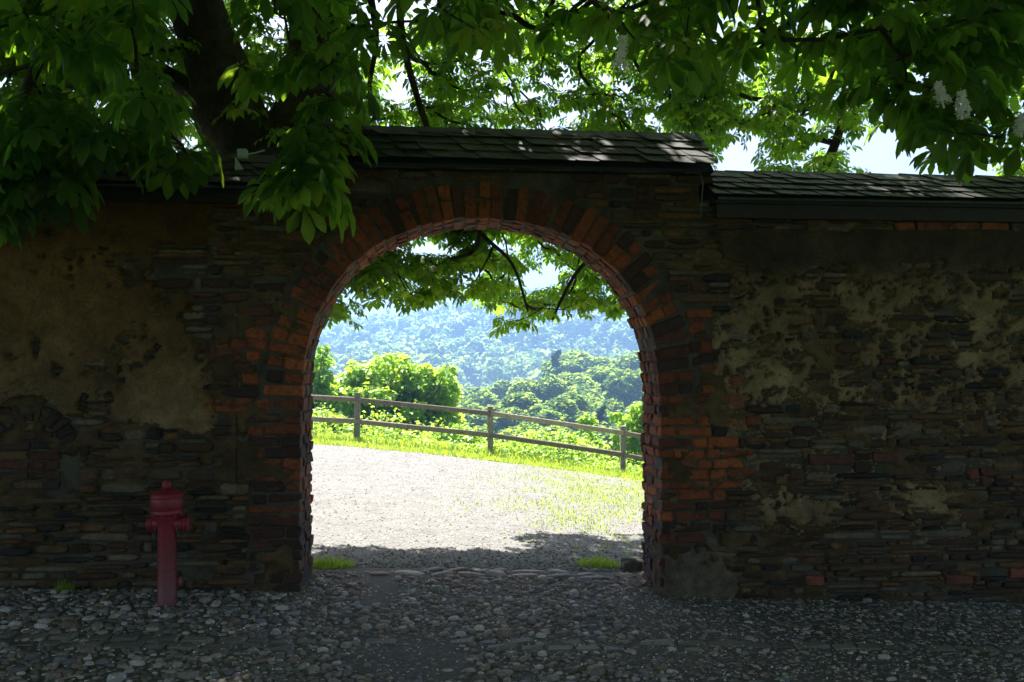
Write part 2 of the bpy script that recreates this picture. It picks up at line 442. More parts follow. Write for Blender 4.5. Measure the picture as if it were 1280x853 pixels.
# drain line of flat setts running along the wall, at about photo row 805
sett_items = []
for row in range(2):
    x = -6.0
    while x < 7.0:
        l = rnd.uniform(0.13, 0.24); yc = -1.22 - row * 0.135 + 0.03 * math.sin(x * 1.3) - 0.03 * x * 0.2
        if dirtmask(x + l / 2, yc) < 0.5 and rnd.random() < 0.8 and (row == 0 or x < -0.9 or 0.2 < x < 1.6):
            z = float(zc(x + l / 2, yc))
            v, f = brick_geo((x + l / 2, yc, z - 0.022 + rnd.uniform(-0.008, 0.004)), ((math.cos(0.02), math.sin(0.02), 0), (-math.sin(0.02), math.cos(0.02), 0), (0, 0, 1)), (l - 0.015, 0.105, 0.06 + rnd.uniform(0, 0.012)), 0.006, 0.014)
            sett_items.append((1, v, f, scol([(0.22, 0.18, 0.16), (0.26, 0.215, 0.185), (0.18, 0.15, 0.14)])))
            for t in (0.2, 0.5, 0.8): mark(x + l * t, yc, 0.055)
        x += l
# row of long flat threshold stones at the back of the gateway
for (xa, xb, yy) in ((-0.55, 1.45, 0.5), (-0.1, 1.25, 0.64)):
    x = xa
    while x < xb:
        l = rnd.uniform(0.14, 0.33); z = float(zc(x + l / 2, yy)); d = rnd.uniform(0.09, 0.14)
        v, f = domestone(x + l / 2, yy + rnd.uniform(-0.02, 0.02), z, l * 0.97, d, rnd.uniform(0.012, 0.026), rnd.uniform(-0.12, 0.12), 10, 1.4)
        items_c.append((5, v, f, scol(STONECOL)))
        for t in (0.25, 0.75): mark(x + l * t, yy, 0.06)
        x += l
for (n_, amin, amax, ylo, yhi) in ((110, 0.09, 0.135, -3.4, 0.45), (2600, 0.055, 0.09, -3.2, 0.62), (16000, 0.034, 0.06, -3.0, 0.62), (16000, 0.022, 0.04, -2.4, 0.6)):
    for _ in range(n_):
        x, y = rnd.uniform(-4.6, 6.4), rnd.uniform(ylo, yhi)
        if blocked(x, y): continue
        gate = -0.95 < x < 1.7 and y > -0.9
        a = rnd.uniform(amin, amax)
        if x > 1.4 and y < -0.02: a *= 0.72
        el = rnd.uniform(0.6, 0.95)
        if x > 1.5: el = rnd.uniform(0.4, 0.65)
        r = a * (0.5 + 0.5 * el) / 2
        if not free(x, y, r): continue
        dm = dirtmask(x, y)
        if rnd.random() < dm * (0.97 if a > 0.04 else 0.5): continue
        rot = rnd.uniform(0, 3.14) if gate else rnd.gauss(0.1, 0.5)
        if x > 1.5 and y > -1.2: rot = rnd.gauss(-0.75, 0.3)
        h = a * rnd.uniform(0.2, 0.38) * (1 - 0.5 * dm)
        v, f = domestone(x, y, float(zc(x, y)) - 0.004, a, a * el, h, rot, 9 if a > 0.06 else 7)
        px, py, d = proj(np.array([x, y, 0.0]))
        inside = 0 < px < 1280 and py < 856
        items_c.append(((a / d if inside else 0), v, f, scol(STONECOL, 0.25)))
        mark(x, y, r)
pieces('cobble', 'small_cobbles', items_c, M['cobble'], court, 300, True)
pieces('paving_sett', 'further_setts', sett_items, M['cobble'], court, 300)

# ================================================================== the walls
ACX, AR = (XL + XR) / 2, (XR - XL) / 2
AZ = 1.525                                      # springing height
RO = 0.28                                     # depth of the brick ring
def arch_h(a):                                 # slightly fuller than a semicircle
    return 1.0 + 0.034 * math.sin(2 * a) ** 2
GX0, GX1 = -1.50, 2.12
CX0 = -0.87                                   # left end of the raised coping                         # ends of the raised gate section
BRICKCOL = [(0.36, 0.088, 0.028), (0.42, 0.115, 0.035), (0.27, 0.07, 0.03), (0.17, 0.055, 0.033), (0.1, 0.045, 0.033), (0.06, 0.04, 0.036), (0.3, 0.1, 0.05), (0.045, 0.036, 0.035), (0.12, 0.05, 0.03)]
RUBBLE = [(0.1, 0.07, 0.045), (0.075, 0.054, 0.037), (0.12, 0.086, 0.053), (0.06, 0.048, 0.038), (0.14, 0.092, 0.05), (0.085, 0.074, 0.056), (0.065, 0.044, 0.03), (0.13, 0.1, 0.064)]
RUBBLE = [(r * 1.05, g_ * 0.8, b * 0.66) for r, g_, b in warm(RUBBLE)] + [(0.19, 0.125, 0.075), (0.17, 0.12, 0.08), (0.04, 0.028, 0.021)]

gate = empty('gate_wall', (ACX, 0.3, 0.0), 'old rubble wall section with round brick archway and taller slate roof', 'wall')
wl = empty('stone_wall', (-4.5, 0.3, 0.1), 'dark rubble wall with ochre plaster remains behind the red hydrant', 'wall', 'boundary walls beside the gateway')
wr = empty('stone_wall', (5.0, 0.3, -0.15), 'rubble wall with patchy pale plaster and moss to the right of the archway', 'wall', 'boundary walls beside the gateway')

# cores (recessed mortar)
g = Geo(); zt = 3.42
n = 40
ci = AR + 0.012
g.box((GX0, 0, -0.3), (ACX - ci, T, AZ)); g.box((ACX + ci, 0, -0.3), (GX1, T, AZ))
prev = None; front, back = [], []
for k in range(n + 1):
    a = math.pi * k / n; r = ci * arch_h(a)
    front.append((ACX - math.cos(a) * r, AZ + math.sin(a) * r))
top = [(GX0, AZ)] + [(GX0, zt)] + [(GX1, zt)] + [(GX1, AZ)]
V, Fc = [], []
for k in range(n + 1):
    x, z = front[k]; fx = GX0 + (GX1 - GX0) * k / n
    zz_ = zt if fx > CX0 + 0.03 else 3.12
    V += [(x, 0, z), (fx, 0, zz_), (x, T, z), (fx, T, zz_)]
for k in range(n):
    b = 4 * k; c = b + 4
    Fc += [(b, c, c + 1, b + 1), (b + 2, b + 3, c + 3, c + 2), (b, b + 2, c + 2, c), (b + 1, c + 1, c + 3, b + 3)]
g.add(V, Fc)
g.add([(GX0, 0, AZ), (ACX - ci, 0, AZ), (GX0, 0, 3.12), (GX0, T, AZ), (ACX - ci, T, AZ), (GX0, T, 3.12)], [(0, 1, 2), (3, 5, 4), (0, 2, 5, 3)])
g.add([(GX1, 0, AZ), (ACX + ci, 0, AZ), (GX1, 0, zt), (GX1, T, AZ), (ACX + ci, T, AZ), (GX1, T, zt)], [(0, 2, 1), (3, 4, 5), (0, 3, 5, 2)])
g.build('wall_core', M['mortar'], gate)
Geo().box((-9.0, 0.004, -0.4), (GX0 - 0.002, T - 0.01, 3.14)).build('wall_core', M['mortar'], wl)
Geo().box((GX1 + 0.002, 0.004, -0.7), (11.0, T - 0.01, 3.1)).build('wall_core', M['mortar'], wr)

# bricks of the gateway
bricks, rects = [], []
X, Y, Z = (1, 0, 0), (0, 1, 0), (0, 0, 1)
def face_brick(x0, x1, z0, h, depth, prot, score, pal=BRICKCOL):
    a = rnd.gauss(0, 0.012); c, s = math.cos(a), math.sin(a)
    v, f = brick_geo(((x0 + x1) / 2, -prot + depth / 2, z0 + h / 2), ((c, 0, s), (0, 1, 0), (-s, 0, c)), (abs(x1 - x0) - 0.011, depth, h - 0.011), 0.006, 0.012)
    bricks.append((score, v, f, bcol(((x0 + x1) / 2, 0, z0), (-0.45 if z0 < 0.75 else -0.15) if x0 < 0 else (-0.35 if z0 < 0.5 else 0)))); rects.append((min(x0, x1), max(x0, x1), z0, z0 + h))
cols_ = []
for side in (-1, 1):
    jx = XL if side < 0 else XR
    z = (0.02 if side < 0 else -0.09); k = 0
    while z < AZ - 0.03:
        h = rnd.uniform(0.078, 0.094)
        if z + h > AZ - 0.03: h = AZ - z
        wear = 0.025 * (fbm(z * 3.1, side * 7.0, 0, 3, 41) - 0.5) + rnd.uniform(-0.014, 0.014)
        x = jx + side * (wear - 0.004)
        nb = 2 + (1 if rnd.random() < 0.3 else 0)
        if side > 0 and z > 0.45: nb += 1
        if side > 0 and z < 0.45: nb = 2
        if side < 0 and z < 0.9: nb = 2
        if side < 0 and z > 1.15: nb += 1
        pal = BRICKCOL
        first = (k % 2 == 0)
        for q in range(nb):
            l = rnd.uniform(0.24, 0.29) if (q + first) % 2 else rnd.uniform(0.12, 0.15)
            face_brick(x, x + side * l, z, h, 0.14 if q or not first else 0.27, 0.012 + rnd.uniform(-0.008, 0.01), 3, pal)
            x += side * l
        # reveal bricks behind the quoin
        y = 0.135 if not first else 0.265
        while y < T - 0.02:
            l = min(rnd.choice((0.13, 0.26)), T + 0.01 - y)
            v, f = brick_geo((jx + side * (wear * 0.7 + 0.055), y + l / 2, z + h / 2), (X, Y, Z), (0.12 + rnd.uniform(-0.008, 0.008), l - 0.011, h - 0.011), 0.005, 0.009)
            bricks.append((1, v, f, bcol((jx, y, z), -0.3 if z < 0.6 else -0.05))); y += l
        z += h; k += 1
# ring of voussoirs
na = 47
RINGCOL = [(0.4, 0.1, 0.03), (0.3, 0.075, 0.03), (0.14, 0.05, 0.033), (0.09, 0.043, 0.035), (0.34, 0.085, 0.028), (0.07, 0.042, 0.035), (0.22, 0.065, 0.033), (0.05, 0.04, 0.036)]
for k in range(na):
    a = math.pi * (k + 0.5) / na + rnd.uniform(-0.006, 0.006)
    rr = AR * arch_h(a)
    e = np.array([-math.cos(a), 0, math.sin(a)]); tdir = np.array([math.sin(a), 0, math.cos(a)])
    wdt = math.pi * (rr + 0.13) / na - 0.012
    ctr = np.array([ACX, 0, AZ])
    dr = rnd.uniform(-0.014, 0.012); tilt = rnd.gauss(0, 0.02)
    e2 = e * math.cos(tilt) + tdir * math.sin(tilt); t2 = tdir * math.cos(tilt) - e * math.sin(tilt)
    split = rnd.random() < (0.3 if 0.8 < a < 2.3 else 0.55)
    segs = [(0, 0.15), (0.16, RO + rnd.uniform(-0.03, 0.02))] if split else [(0, RO + rnd.uniform(-0.04, 0.02))]
    if not split and abs(a - math.pi / 2) > 0.9: segs.append((RO + 0.012, RO + 0.1)) if rnd.random() < 0.3 else None
    c_ = bcol(ctr + e * rr, 0.12)
    for (r0, r1) in segs:
        prot = 0.012 + rnd.uniform(-0.008, 0.012)
        v, f = brick_geo(ctr + e * (rr + dr + (r0 + r1) / 2) + np.array([0, 0.065 - prot, 0]), (e2, np.array(Y), t2), (r1 - r0, 0.13, wdt * rnd.uniform(0.93, 1.03)), 0.004, 0.009)
        bricks.append((4, v, f, c_ if rnd.random() < 0.6 else bcol(ctr + e * rr)))
    y = 0.128; wi = math.pi * rr / na - 0.01
    while y < T - 0.01:
        l = min(rnd.choice((0.115, 0.13, 0.15)), T + 0.012 - y)
        if l < 0.03: break
        v, f = brick_geo(ctr + e * (rr + dr * 0.6 + rnd.uniform(-0.006, 0.006) + 0.06) + np.array([0, y + l / 2, 0]), (e, np.array(Y), tdir), (0.12, l - 0.011, wi), 0.004, 0.008)
        bricks.append((2 if 0.3 < a < 2.9 else 0.5, v, f, bcol(ctr + e * rr + np.array([0, y, 0]), 0.1) if rnd.random() < 0.7 else scol([(0.24, 0.1, 0.05), (0.2, 0.13, 0.085)]))); y += l
# brick courses toothed into the wall outside the ring
def ring_out(z):
    if z < AZ: return 0
    d = (AR + RO + 0.02) ** 2 * 1.02 - (z - AZ) ** 2
    return math.sqrt(d) if d > 0 else 0
for side, zlo, zhi, wmin, wmax in ((-1, AZ, 2.36, 0.10, 0.42), (1, AZ, 2.2, 0.05, 0.34)):
    z = zlo
    while z < zhi:
        h = rnd.uniform(0.08, 0.095); ro = ring_out(z + h * 0.1)
        x = ACX + side * (ro + 0.01); end = x + side * rnd.uniform(wmin, wmax)
        while (end - x) * side > 0.07:
            l = min(rnd.choice((0.13, 0.26, 0.27)), abs(end - x) + 0.05); face_brick(x, x + side * l, z, h, 0.13, 0.012 + rnd.uniform(-0.01, 0.008), 3); x += side * l
        z += h

def rubble(x0, x1, zb, zt, hf, wf, pal, occl, keep=None, y0=0.0):
    out = []
    z = min(zb(x0), zb(x1)) - 0.05; row = 0
    while z < zt:
        h = hf(z); row += 1
        iv = sorted(occl(z, z + h)); x = x0; free_iv = []
        for (a, b) in iv:
            if a > x: free_iv.append((x, a))
            x = max(x, b)
        if x < x1: free_iv.append((x, x1))
        for (a, b) in free_iv:
            a, b = max(a, x0), min(b, x1); x = a + (rnd.uniform(-0.1, 0) if b - a > 0.4 and a == x0 else 0)
            while x < b - 0.03:
                w_ = wf(z) * rnd.uniform(0.5, 1.6)
                if x + w_ > b - 0.05: w_ = b - x
                xc, zcn = x + w_ / 2, z + h / 2 + 0.012 * math.sin(x * 2.1 + row)
                x += w_
                if w_ < 0.035 or zcn < zb(xc) - 0.05 or rnd.random() < 0.03: continue
                if keep and not keep(xc, zcn, w_, h): continue
                two = h > 0.07 and rnd.random() < 0.42
                for i in range(2 if two else 1):
                    hh = h / 2 if two else h * (rnd.uniform(0.72, 1.0) if h > 0.06 else 1)
                    zz = zcn + (hh * (i - 0.5) if two else 0)
                    v, f = wallstone(xc, zz, w_ - 0.008, hh - 0.005, y0, rnd.uniform(0.012, 0.036))
                    px, py, d = proj(np.array([xc, 0, zz])); vis = -5 < px < 1285
                    out.append(((w_ * hh / d ** 2) if vis else -1, v, f, scol(pal, 0.3)))
        z += h
    return out

def occ_gate(za, zb):
    iv = [(r[0], r[1]) for r in rects if r[2] < zb - 0.01 and r[3] > za + 0.01]
    if zb > AZ:
        ro = ring_out(max(za, AZ + 0.001)) if za > AZ else AR + RO
        iv.append((ACX - ro, ACX + ro))
    else: iv.append((XL, XR))
    return iv
def zb_(x): return float(z_court(x))
pieces('brick', 'inner_brickwork', bricks, M['brick'], gate, 300)

# plaster fields: 1 where plaster still clings
def mask_left(x, z):
    P = np.stack([x, np.zeros_like(x), z], -1); px, py, _ = proj(P)
    n = fbm(x * 3.2, z * 3.2, 0, 5, 51); n2 = fbm(x * 11, z * 13, 0, 4, 57)
    m = sstep(0, 1, 0.5 + (258 - px + 60 * (fbm(x * 2, z * 2, 0, 3, 3) - 0.5)) / 60)
    m = m * sstep(0, 1, 0.5 + (512 - py + 40 * (n - 0.5) + 0.10 * np.clip(px, 0, 260)) / 26)
    n4 = fbm(x * 30, z * 40, 0, 3, 59)
    m = m - 0.8 * sstep(0.62, 0.72, n2) * sstep(0.48, 0.62, n) - 0.5 * sstep(0.66, 0.72, n) + 0.5 * (n4 - 0.5)
    m = m - 1.3 * np.exp(-(((px - 215) / 55) ** 2 + ((py - 335) / 26) ** 2) ** 1.2) * (0.4 + n2)
    m = m - 1.5 * (np.hypot((px - 36) / 56, (py - 560) / 66) < 1)
    return m
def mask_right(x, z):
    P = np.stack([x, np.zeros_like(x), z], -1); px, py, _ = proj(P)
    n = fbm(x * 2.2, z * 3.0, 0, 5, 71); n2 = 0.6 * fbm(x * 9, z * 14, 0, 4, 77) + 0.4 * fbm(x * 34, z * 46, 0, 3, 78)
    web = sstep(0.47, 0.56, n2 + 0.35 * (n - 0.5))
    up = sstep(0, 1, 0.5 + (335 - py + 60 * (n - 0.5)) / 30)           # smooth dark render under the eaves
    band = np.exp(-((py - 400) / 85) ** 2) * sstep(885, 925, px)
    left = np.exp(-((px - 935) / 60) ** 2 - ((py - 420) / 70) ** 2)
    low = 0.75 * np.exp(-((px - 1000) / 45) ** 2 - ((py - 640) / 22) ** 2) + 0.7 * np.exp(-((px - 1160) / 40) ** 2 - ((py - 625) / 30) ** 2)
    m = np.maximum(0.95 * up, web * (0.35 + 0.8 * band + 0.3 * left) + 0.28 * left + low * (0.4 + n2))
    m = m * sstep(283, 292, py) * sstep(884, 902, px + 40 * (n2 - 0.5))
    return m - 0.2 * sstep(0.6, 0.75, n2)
def relief(name, parent, x0, x1, z0, z1, res, mask, colf, thr=0.36, amp=0.05, sw=0.16):
    xs, zs = np.arange(x0, x1, res), np.arange(z0, z1, res); Xg, Zg = np.meshgrid(xs, zs)
    m = mask(Xg, Zg)
    d = sstep(thr - sw, thr + sw, m)
    yy = 0.012 - amp * d - 0.012 * (fbm(Xg * 6, Zg * 6, 0, 4, 83) - 0.5) - 0.006 * (fbm(Xg * 30, Zg * 30, 0, 2, 84) - 0.5)
    V = np.stack([Xg, yy, Zg], -1).reshape(-1, 3); nx = len(xs)
    i = (np.arange(len(zs) - 1)[:, None] * nx + np.arange(nx - 1)[None, :]).ravel()
    Q = np.stack([i, i + 1, i + nx + 1, i + nx], 1)
    dm = d.reshape(-1); Q = Q[(dm[Q].max(1) > 0.05)]
    used = np.unique(Q); re = np.zeros(len(V), int); re[used] = np.arange(len(used))
    o = put(name, trimesh(name, V[used] - np.array(parent.location), re[Q], colf(Xg, Zg).reshape(-1, 3)[used], M['plaster'], True), parent)
    return o
def col_left(x, z):
    t = fbm(x * 1.5, z * 1.5, 0, 3, 91)[..., None]; u = sstep(1.2, 2.6, z)[..., None]
    a = np.array([0.36, 0.22, 0.12]); b = np.array([0.32, 0.165, 0.055])
    return (a * (1 - u) + b * u) * (0.2 + 0.95 * t)
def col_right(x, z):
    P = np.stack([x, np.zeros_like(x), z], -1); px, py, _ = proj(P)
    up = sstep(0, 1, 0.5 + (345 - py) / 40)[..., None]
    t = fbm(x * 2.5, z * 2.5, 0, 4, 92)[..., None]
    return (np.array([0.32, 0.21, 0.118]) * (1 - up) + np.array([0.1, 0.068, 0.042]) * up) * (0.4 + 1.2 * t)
relief('plaster', wl, -6.5, GX0 + 0.5, 0.2, 3.1, 0.013, mask_left, col_left)
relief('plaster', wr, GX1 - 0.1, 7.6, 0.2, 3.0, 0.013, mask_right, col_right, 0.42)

# niche arch of radial bricks in the left wall
nc = at(36, 566, 0.0); nit = []
nrect = []
for k in range(15):
    a = math.pi * (k + 0.5) / 15; e = np.array([-math.cos(a), 0, math.sin(a)]); tt = np.array([math.sin(a), 0, math.cos(a)])
    v, f = brick_geo(np.array([nc[0], 0.04, nc[2]]) + e * (0.24 + 0.06), (e, np.array(Y), tt), (0.13, 0.13, 0.056), 0.005, 0.008)
    nit.append((1, v, f, scol([(0.09, 0.045, 0.03), (0.06, 0.038, 0.03), (0.05, 0.036, 0.03)], 0.25)))
z = nc[2] - 0.28
while z < nc[2] + 0.2:
    hw = math.sqrt(max(0, 0.235 ** 2 - max(0, z + 0.06 - nc[2]) ** 2)); x = nc[0] - hw
    while x < nc[0] + hw - 0.04:
        l = min(rnd.choice((0.12, 0.24)), nc[0] + hw - x)
        v, f = brick_geo((x + l / 2, 0.033, z + 0.035), (X, Y, Z), (l - 0.012, 0.09, 0.062), 0.004, 0.008)
        nit.append((1, v, f, scol([(0.14, 0.05, 0.03), (0.09, 0.045, 0.03), (0.2, 0.1, 0.05), (0.06, 0.04, 0.03)], 0.25))); x += l
    z += 0.075
pieces('niche_brick', 'niche_brickwork', nit, M['brick'], wl)
def occ_niche(za, zb):
    if zb < nc[2] - 0.3 or za > nc[2] + 0.36: return []
    hw = math.sqrt(max(0.02, 0.36 ** 2 - max(0, za - nc[2]) ** 2)); return [(nc[0] - hw, nc[0] + hw)]
def keep_left(x, z, w_, h):
    return float(mask_left(np.array(x), np.array(z))) < 0.75 or float(mask_left(np.array(x - w_ / 2), np.array(z))) < 0.6 or float(mask_left(np.array(x + w_ / 2), np.array(z))) < 0.6
# a few bricks and rows of bricks set in the right wall
wit, wrects = [], []
def wbrick(px0, px1, py0, py1, c):
    a = at(px0, py1, 0); b = at(px1, py0, 0)
    v, f = brick_geo(((a[0] + b[0]) / 2, 0.035, (a[2] + b[2]) / 2), (X, Y, Z), (b[0] - a[0] - 0.008, 0.13, b[2] - a[2] - 0.006), 0.005, 0.009)
    wit.append((1, v, f, c)); wrects.append((a[0], b[0], a[2], b[2]))
for i, (a, b) in enumerate(((1118, 1142), (1144, 1182), (1184, 1222), (1224, 1260), (1262, 1290))):
    wbrick(a, b, 278, 291, scol([(0.3, 0.09, 0.035), (0.24, 0.075, 0.035)], 0.2) if i != 4 else (0.12, 0.1, 0.08))
for q in ((1224, 1240, 584, 595), (1224, 1239, 596, 606), (1208, 1222, 586, 600), (1005, 1030, 718, 733), (1180, 1215, 718, 732), (1090, 1130, 566, 578), (1010, 1066, 568, 582), (1260, 1282, 710, 722), (985, 1003, 586, 600), (905, 928, 470, 487), (908, 930, 488, 510)):
    wbrick(*q, scol([(0.26, 0.075, 0.045), (0.16, 0.06, 0.04)], 0.2) if q[3] > 550 else (0.28, 0.085, 0.045))
pieces('brick', 'odd_bricks', wit, M['brick'], wr)
def keep_right(x, z, w_, h): return float(mask_right(np.array(x), np.array(z))) < 0.8
def occ_all(a, b):
    return occ_gate(a, b) + occ_niche(a, b) + [(r[0], r[1]) for r in wrects if r[2] < b - 0.01 and r[3] > a + 0.01]
def keep_all(x, z, w_, h):
    if x < CX0 + w_ / 2 and z > 3.06: return False
    if x < GX0: return keep_left(x, z, w_, h)
    if x > GX1: return z < 3.02 and keep_right(x, z, w_, h)
    return True
st = rubble(-6.5, 7.6, zb_, 3.33, lambda z: rnd.choice((rnd.uniform(0.03, 0.055), rnd.uniform(0.05, 0.1))) if z < 0.75 else rnd.uniform(0.055, 0.125), lambda z: rnd.choice((rnd.uniform(0.08, 0.16), rnd.uniform(0.18, 0.36))), RUBBLE, occ_all, keep_all)
for root, lo_, hi_ in ((wl, -99, GX0), (gate, GX0, GX1), (wr, GX1, 99)):
    pieces('stone', 'small_rubble', [q for q in st if lo_ <= sum(p[0] for p in q[1]) / len(q[1]) < hi_], M['stone'], root, 300)
# smeared old pointing that half hides the courses
def mask_smear(x, z):
    n = fbm(x * 2.6, z * 4.2, 0, 5, 141); n2 = fbm(x * 8, z * 16, 0, 4, 147)
    m = 0.55 * n + 0.45 * n2
    inside = (np.hypot(x - ACX, np.maximum(z - AZ, 0)) < AR + 0.06) & (x > XL - 0.06) & (x < XR + 0.06)
    ring = (np.hypot(x - ACX, np.maximum(z - AZ, 0)) < AR + RO + 0.03) & (z > AZ)
    pier = ((x > XR - 0.1) & (x < XR + 0.48) | (x > XL - 0.42) & (x < XL + 0.1)) & (z < AZ + 0.5)
    return np.where(inside, 0.0, m - 0.075 * ring - 0.04 * pier)
def col_smear(x, z):
    t = fbm(x * 3, z * 3, 0, 4, 149)[..., None]; u = fbm(x * 1.1 + 9, z * 1.1, 0, 3, 151)[..., None]
    return (np.array([0.18, 0.112, 0.058]) * (1 - u) + np.array([0.11, 0.072, 0.04]) * u) * (0.5 + t)
for root, lo_, hi_, zh in ((wl, -6.5, GX0 - 0.001, 3.04), (gate, GX0, GX1 - 0.001, 3.02), (gate, CX0 + 0.05, GX1 - 0.001, 3.28), (wr, GX1, 7.6, 2.98)):
    relief('pointing', root, lo_, hi_, 3.022 if zh == 3.28 else -0.25, zh, 0.016, mask_smear, col_smear, 0.545, 0.035, 0.05)
# rendered foot of the right pier
def footmask(x, z):
    return 1.25 - np.hypot((x - 2.06) / 0.42, (z + 0.05) / 0.42) + 0.5 * (fbm(x * 5, z * 5, 0, 4, 95) - 0.5)
xs, zs = np.arange(1.62, 2.7, 0.02), np.arange(-0.2, 0.55, 0.02); Xg, Zg = np.meshgrid(xs, zs)
d = sstep(0.2, 0.6, footmask(Xg, Zg) + 0.5 * (fbm(Xg * 16, Zg * 16, 0, 3, 98) - 0.5)); yy = 0.015 - 0.06 * d - 0.02 * (fbm(Xg * 5, Zg * 5, 0, 4, 96) - 0.5)
k_ = sstep(1.84, 1.74, Xg); xx = np.maximum(Xg, XR - 0.035 + 0.0 * Xg); yy = yy + 0.12 * k_
V = np.stack([xx, yy, Zg], -1).reshape(-1, 3); nx = len(xs)
i = (np.arange(len(zs) - 1)[:, None] * nx + np.arange(nx - 1)[None, :]).ravel(); Q = np.stack([i, i + 1, i + nx + 1, i + nx], 1)
Q = Q[d.reshape(-1)[Q].max(1) > 0.05]
put('render_patch', trimesh('render_patch', V - np.array(gate.location), Q, (0.5, 0.5, 0.5), M['concrete'], True), gate)

# ---- slate copings -------------------------------------------------
SLATECOL = [(0.022, 0.025, 0.027), (0.03, 0.033, 0.035), (0.018, 0.02, 0.02), (0.036, 0.04, 0.038)]
def coping(parent, x0, x1, ze, zr, zf, fasc_c, ends=True, vis=(-9, 9)):
    y_e, y_r, y_b = -0.16, 0.30, 0.76
    loc = parent.location
    g = Geo()
    prof = [(y_e + 0.01, ze - 0.03), (y_r, zr - 0.035), (y_b - 0.01, ze - 0.03), (y_b - 0.01, ze - 0.055), (y_e + 0.01, ze - 0.055)]
    m_ = len(prof)
    V = [(x0, a, b) for a, b in prof] + [(x1, a, b) for a, b in prof]
    Fc = [(k, (k + 1) % m_, m_ + (k + 1) % m_, m_ + k) for k in range(m_)] + [tuple(range(m_ - 1, -1, -1)), tuple(range(m_, 2 * m_))]
    cp = g.add(V, Fc).build('coping', M['deck'], parent)
    g = Geo().box((x0 + 0.03, -0.115, zf), (x1 - 0.03, -0.085, ze - 0.057)).box((x0 + 0.03, 0.685, zf), (x1 - 0.03, 0.715, ze - 0.057))
    g.build('fascia_board', M['fascia'], parent)
    Geo().box((x0 + 0.03, -0.084, zf + 0.012), (x1 - 0.03, 0.684, zf + 0.03)).build('soffit_board', M['fascia'], parent)
    sl = math.hypot(y_r - y_e, zr - ze); d = np.array([0, (y_r - y_e) / sl, (zr - ze) / sl]); nrm = np.array([0, -d[2], d[1]])
    items = []; rows = 4; pitch = sl / rows
    for face in (0, 1):
        for r in range(rows):
            x = x0 - 0.06 + (r % 2) * 0.09; v0 = r * pitch - 0.03
            while x < x1 + 0.02:
                wd = rnd.uniform(0.165, 0.2); hgt = pitch + 0.085; sk = 0.10
                xa, xb = x, x + wd + 0.045
                lift0, lift1 = 0.026 + rnd.uniform(0, 0.006), 0.008
                pts = [(xa + sk * 0.4, v0), (xb - 0.03, v0 - 0.005 + rnd.uniform(-0.006, 0.006)), (xb, v0 + 0.035), (xb - sk * 0.6, v0 + hgt), (xa - sk * 0.6, v0 + hgt), (xa, v0 + 0.05)]
                vv = []
                tw = rnd.uniform(-0.002, 0.006)
                for th in (0.0, -0.007):
                    for i, (px_, pv) in enumerate(pts):
                        px_ = min(max(px_, x0 - 0.02), x1 + 0.02); pv = min(pv, sl + 0.01)
                        t = (pv - v0) / hgt; sidel = (px_ - xa) / (xb - xa)
                        L = lift0 * (1 - t) + lift1 * t + th + tw + 0.007 * (1 - sidel)
                        p = np.array([px_, y_e, ze]) + d * pv + nrm * L
                        if face: p[1] = 2 * y_r - p[1]
                        vv.append(p)
                k6 = len(pts)
                ff = [tuple(range(k6)), tuple(range(2 * k6 - 1, k6 - 1, -1))] + [(i, k6 + i, k6 + (i + 1) % k6, (i + 1) % k6) for i in range(k6)]
                items.append(((2 if face == 0 else 0) + (1 if vis[0] < x < vis[1] else 0), vv, ff, scol(SLATECOL, 0.2)))
                x += wd
    pieces('slate', 'back_slates', items, M['slate'], cp, 300)
    # ridge strip
    g = Geo()
    x = x0
    while x < x1:
        l = min(rnd.uniform(0.2, 0.28), x1 - x)
        for s in (-1, 1):
            a = rnd.uniform(0.002, 0.008)
            g.add([(x, y_r, zr + 0.028 + a), (x + l + 0.02, y_r, zr + 0.024), (x + l + 0.02, y_r + s * 0.11, zr - 0.05), (x, y_r + s * 0.11, zr - 0.044 + a)], [(0, 1, 2, 3) if s < 0 else (3, 2, 1, 0)], scol(SLATECOL))
        x += l
    g.build('ridge_slates', M['slate'], parent, False, 'stuff')
    return cp
coping(gate, CX0, GX1 + 0.07, 3.35, 3.70, 3.29, 0)
coping(wl, -9.0, CX0 - 0.004, 3.13, 3.44, 3.0, 0, vis=(-4, 0))
coping(wr, GX1 + 0.08, 11.0, 3.11, 3.39, 2.945, 0, vis=(0, 6))
Geo().tube([(CX0 - 0.05, -0.175, 3.112), (-3.5, -0.175, 3.11), (-9, -0.175, 3.11)], 0.014, 6).build('eave_trim', M['metal'], wl)
Geo().tube([(GX1 + 0.1, -0.175, 3.088), (5, -0.175, 3.09), (11, -0.175, 3.09)], 0.012, 6).build('eave_trim', M['metal'], wr)
# lightning wire along the gate coping, down its right end
wire = Geo(); pts = [(CX0 + 0.06 + k * 0.175, -0.135, 3.296 + 0.004 * math.sin(k * 1.7)) for k in range(17)] + [(GX1 - 0.03, -0.13, 3.29), (GX1 - 0.01, -0.13, 3.2), (GX1 - 0.015, -0.09, 3.0), (GX1 - 0.02, -0.075, 2.9)]
wire.tube(pts, 0.006, 6)
wo = empty('lightning_wire', (0.4, -0.135, 3.296), 'thin grey wire clipped under the eave above the archway', 'wire')
wire.build('wire', M['metal'], wo, True)
for k in range(2, 17, 2):
    x = CX0 + 0.06 + k * 0.175; Geo().box((x - 0.008, -0.146, 3.286), (x + 0.008, -0.113, 3.315)).build('clip', M['metal'], wo)
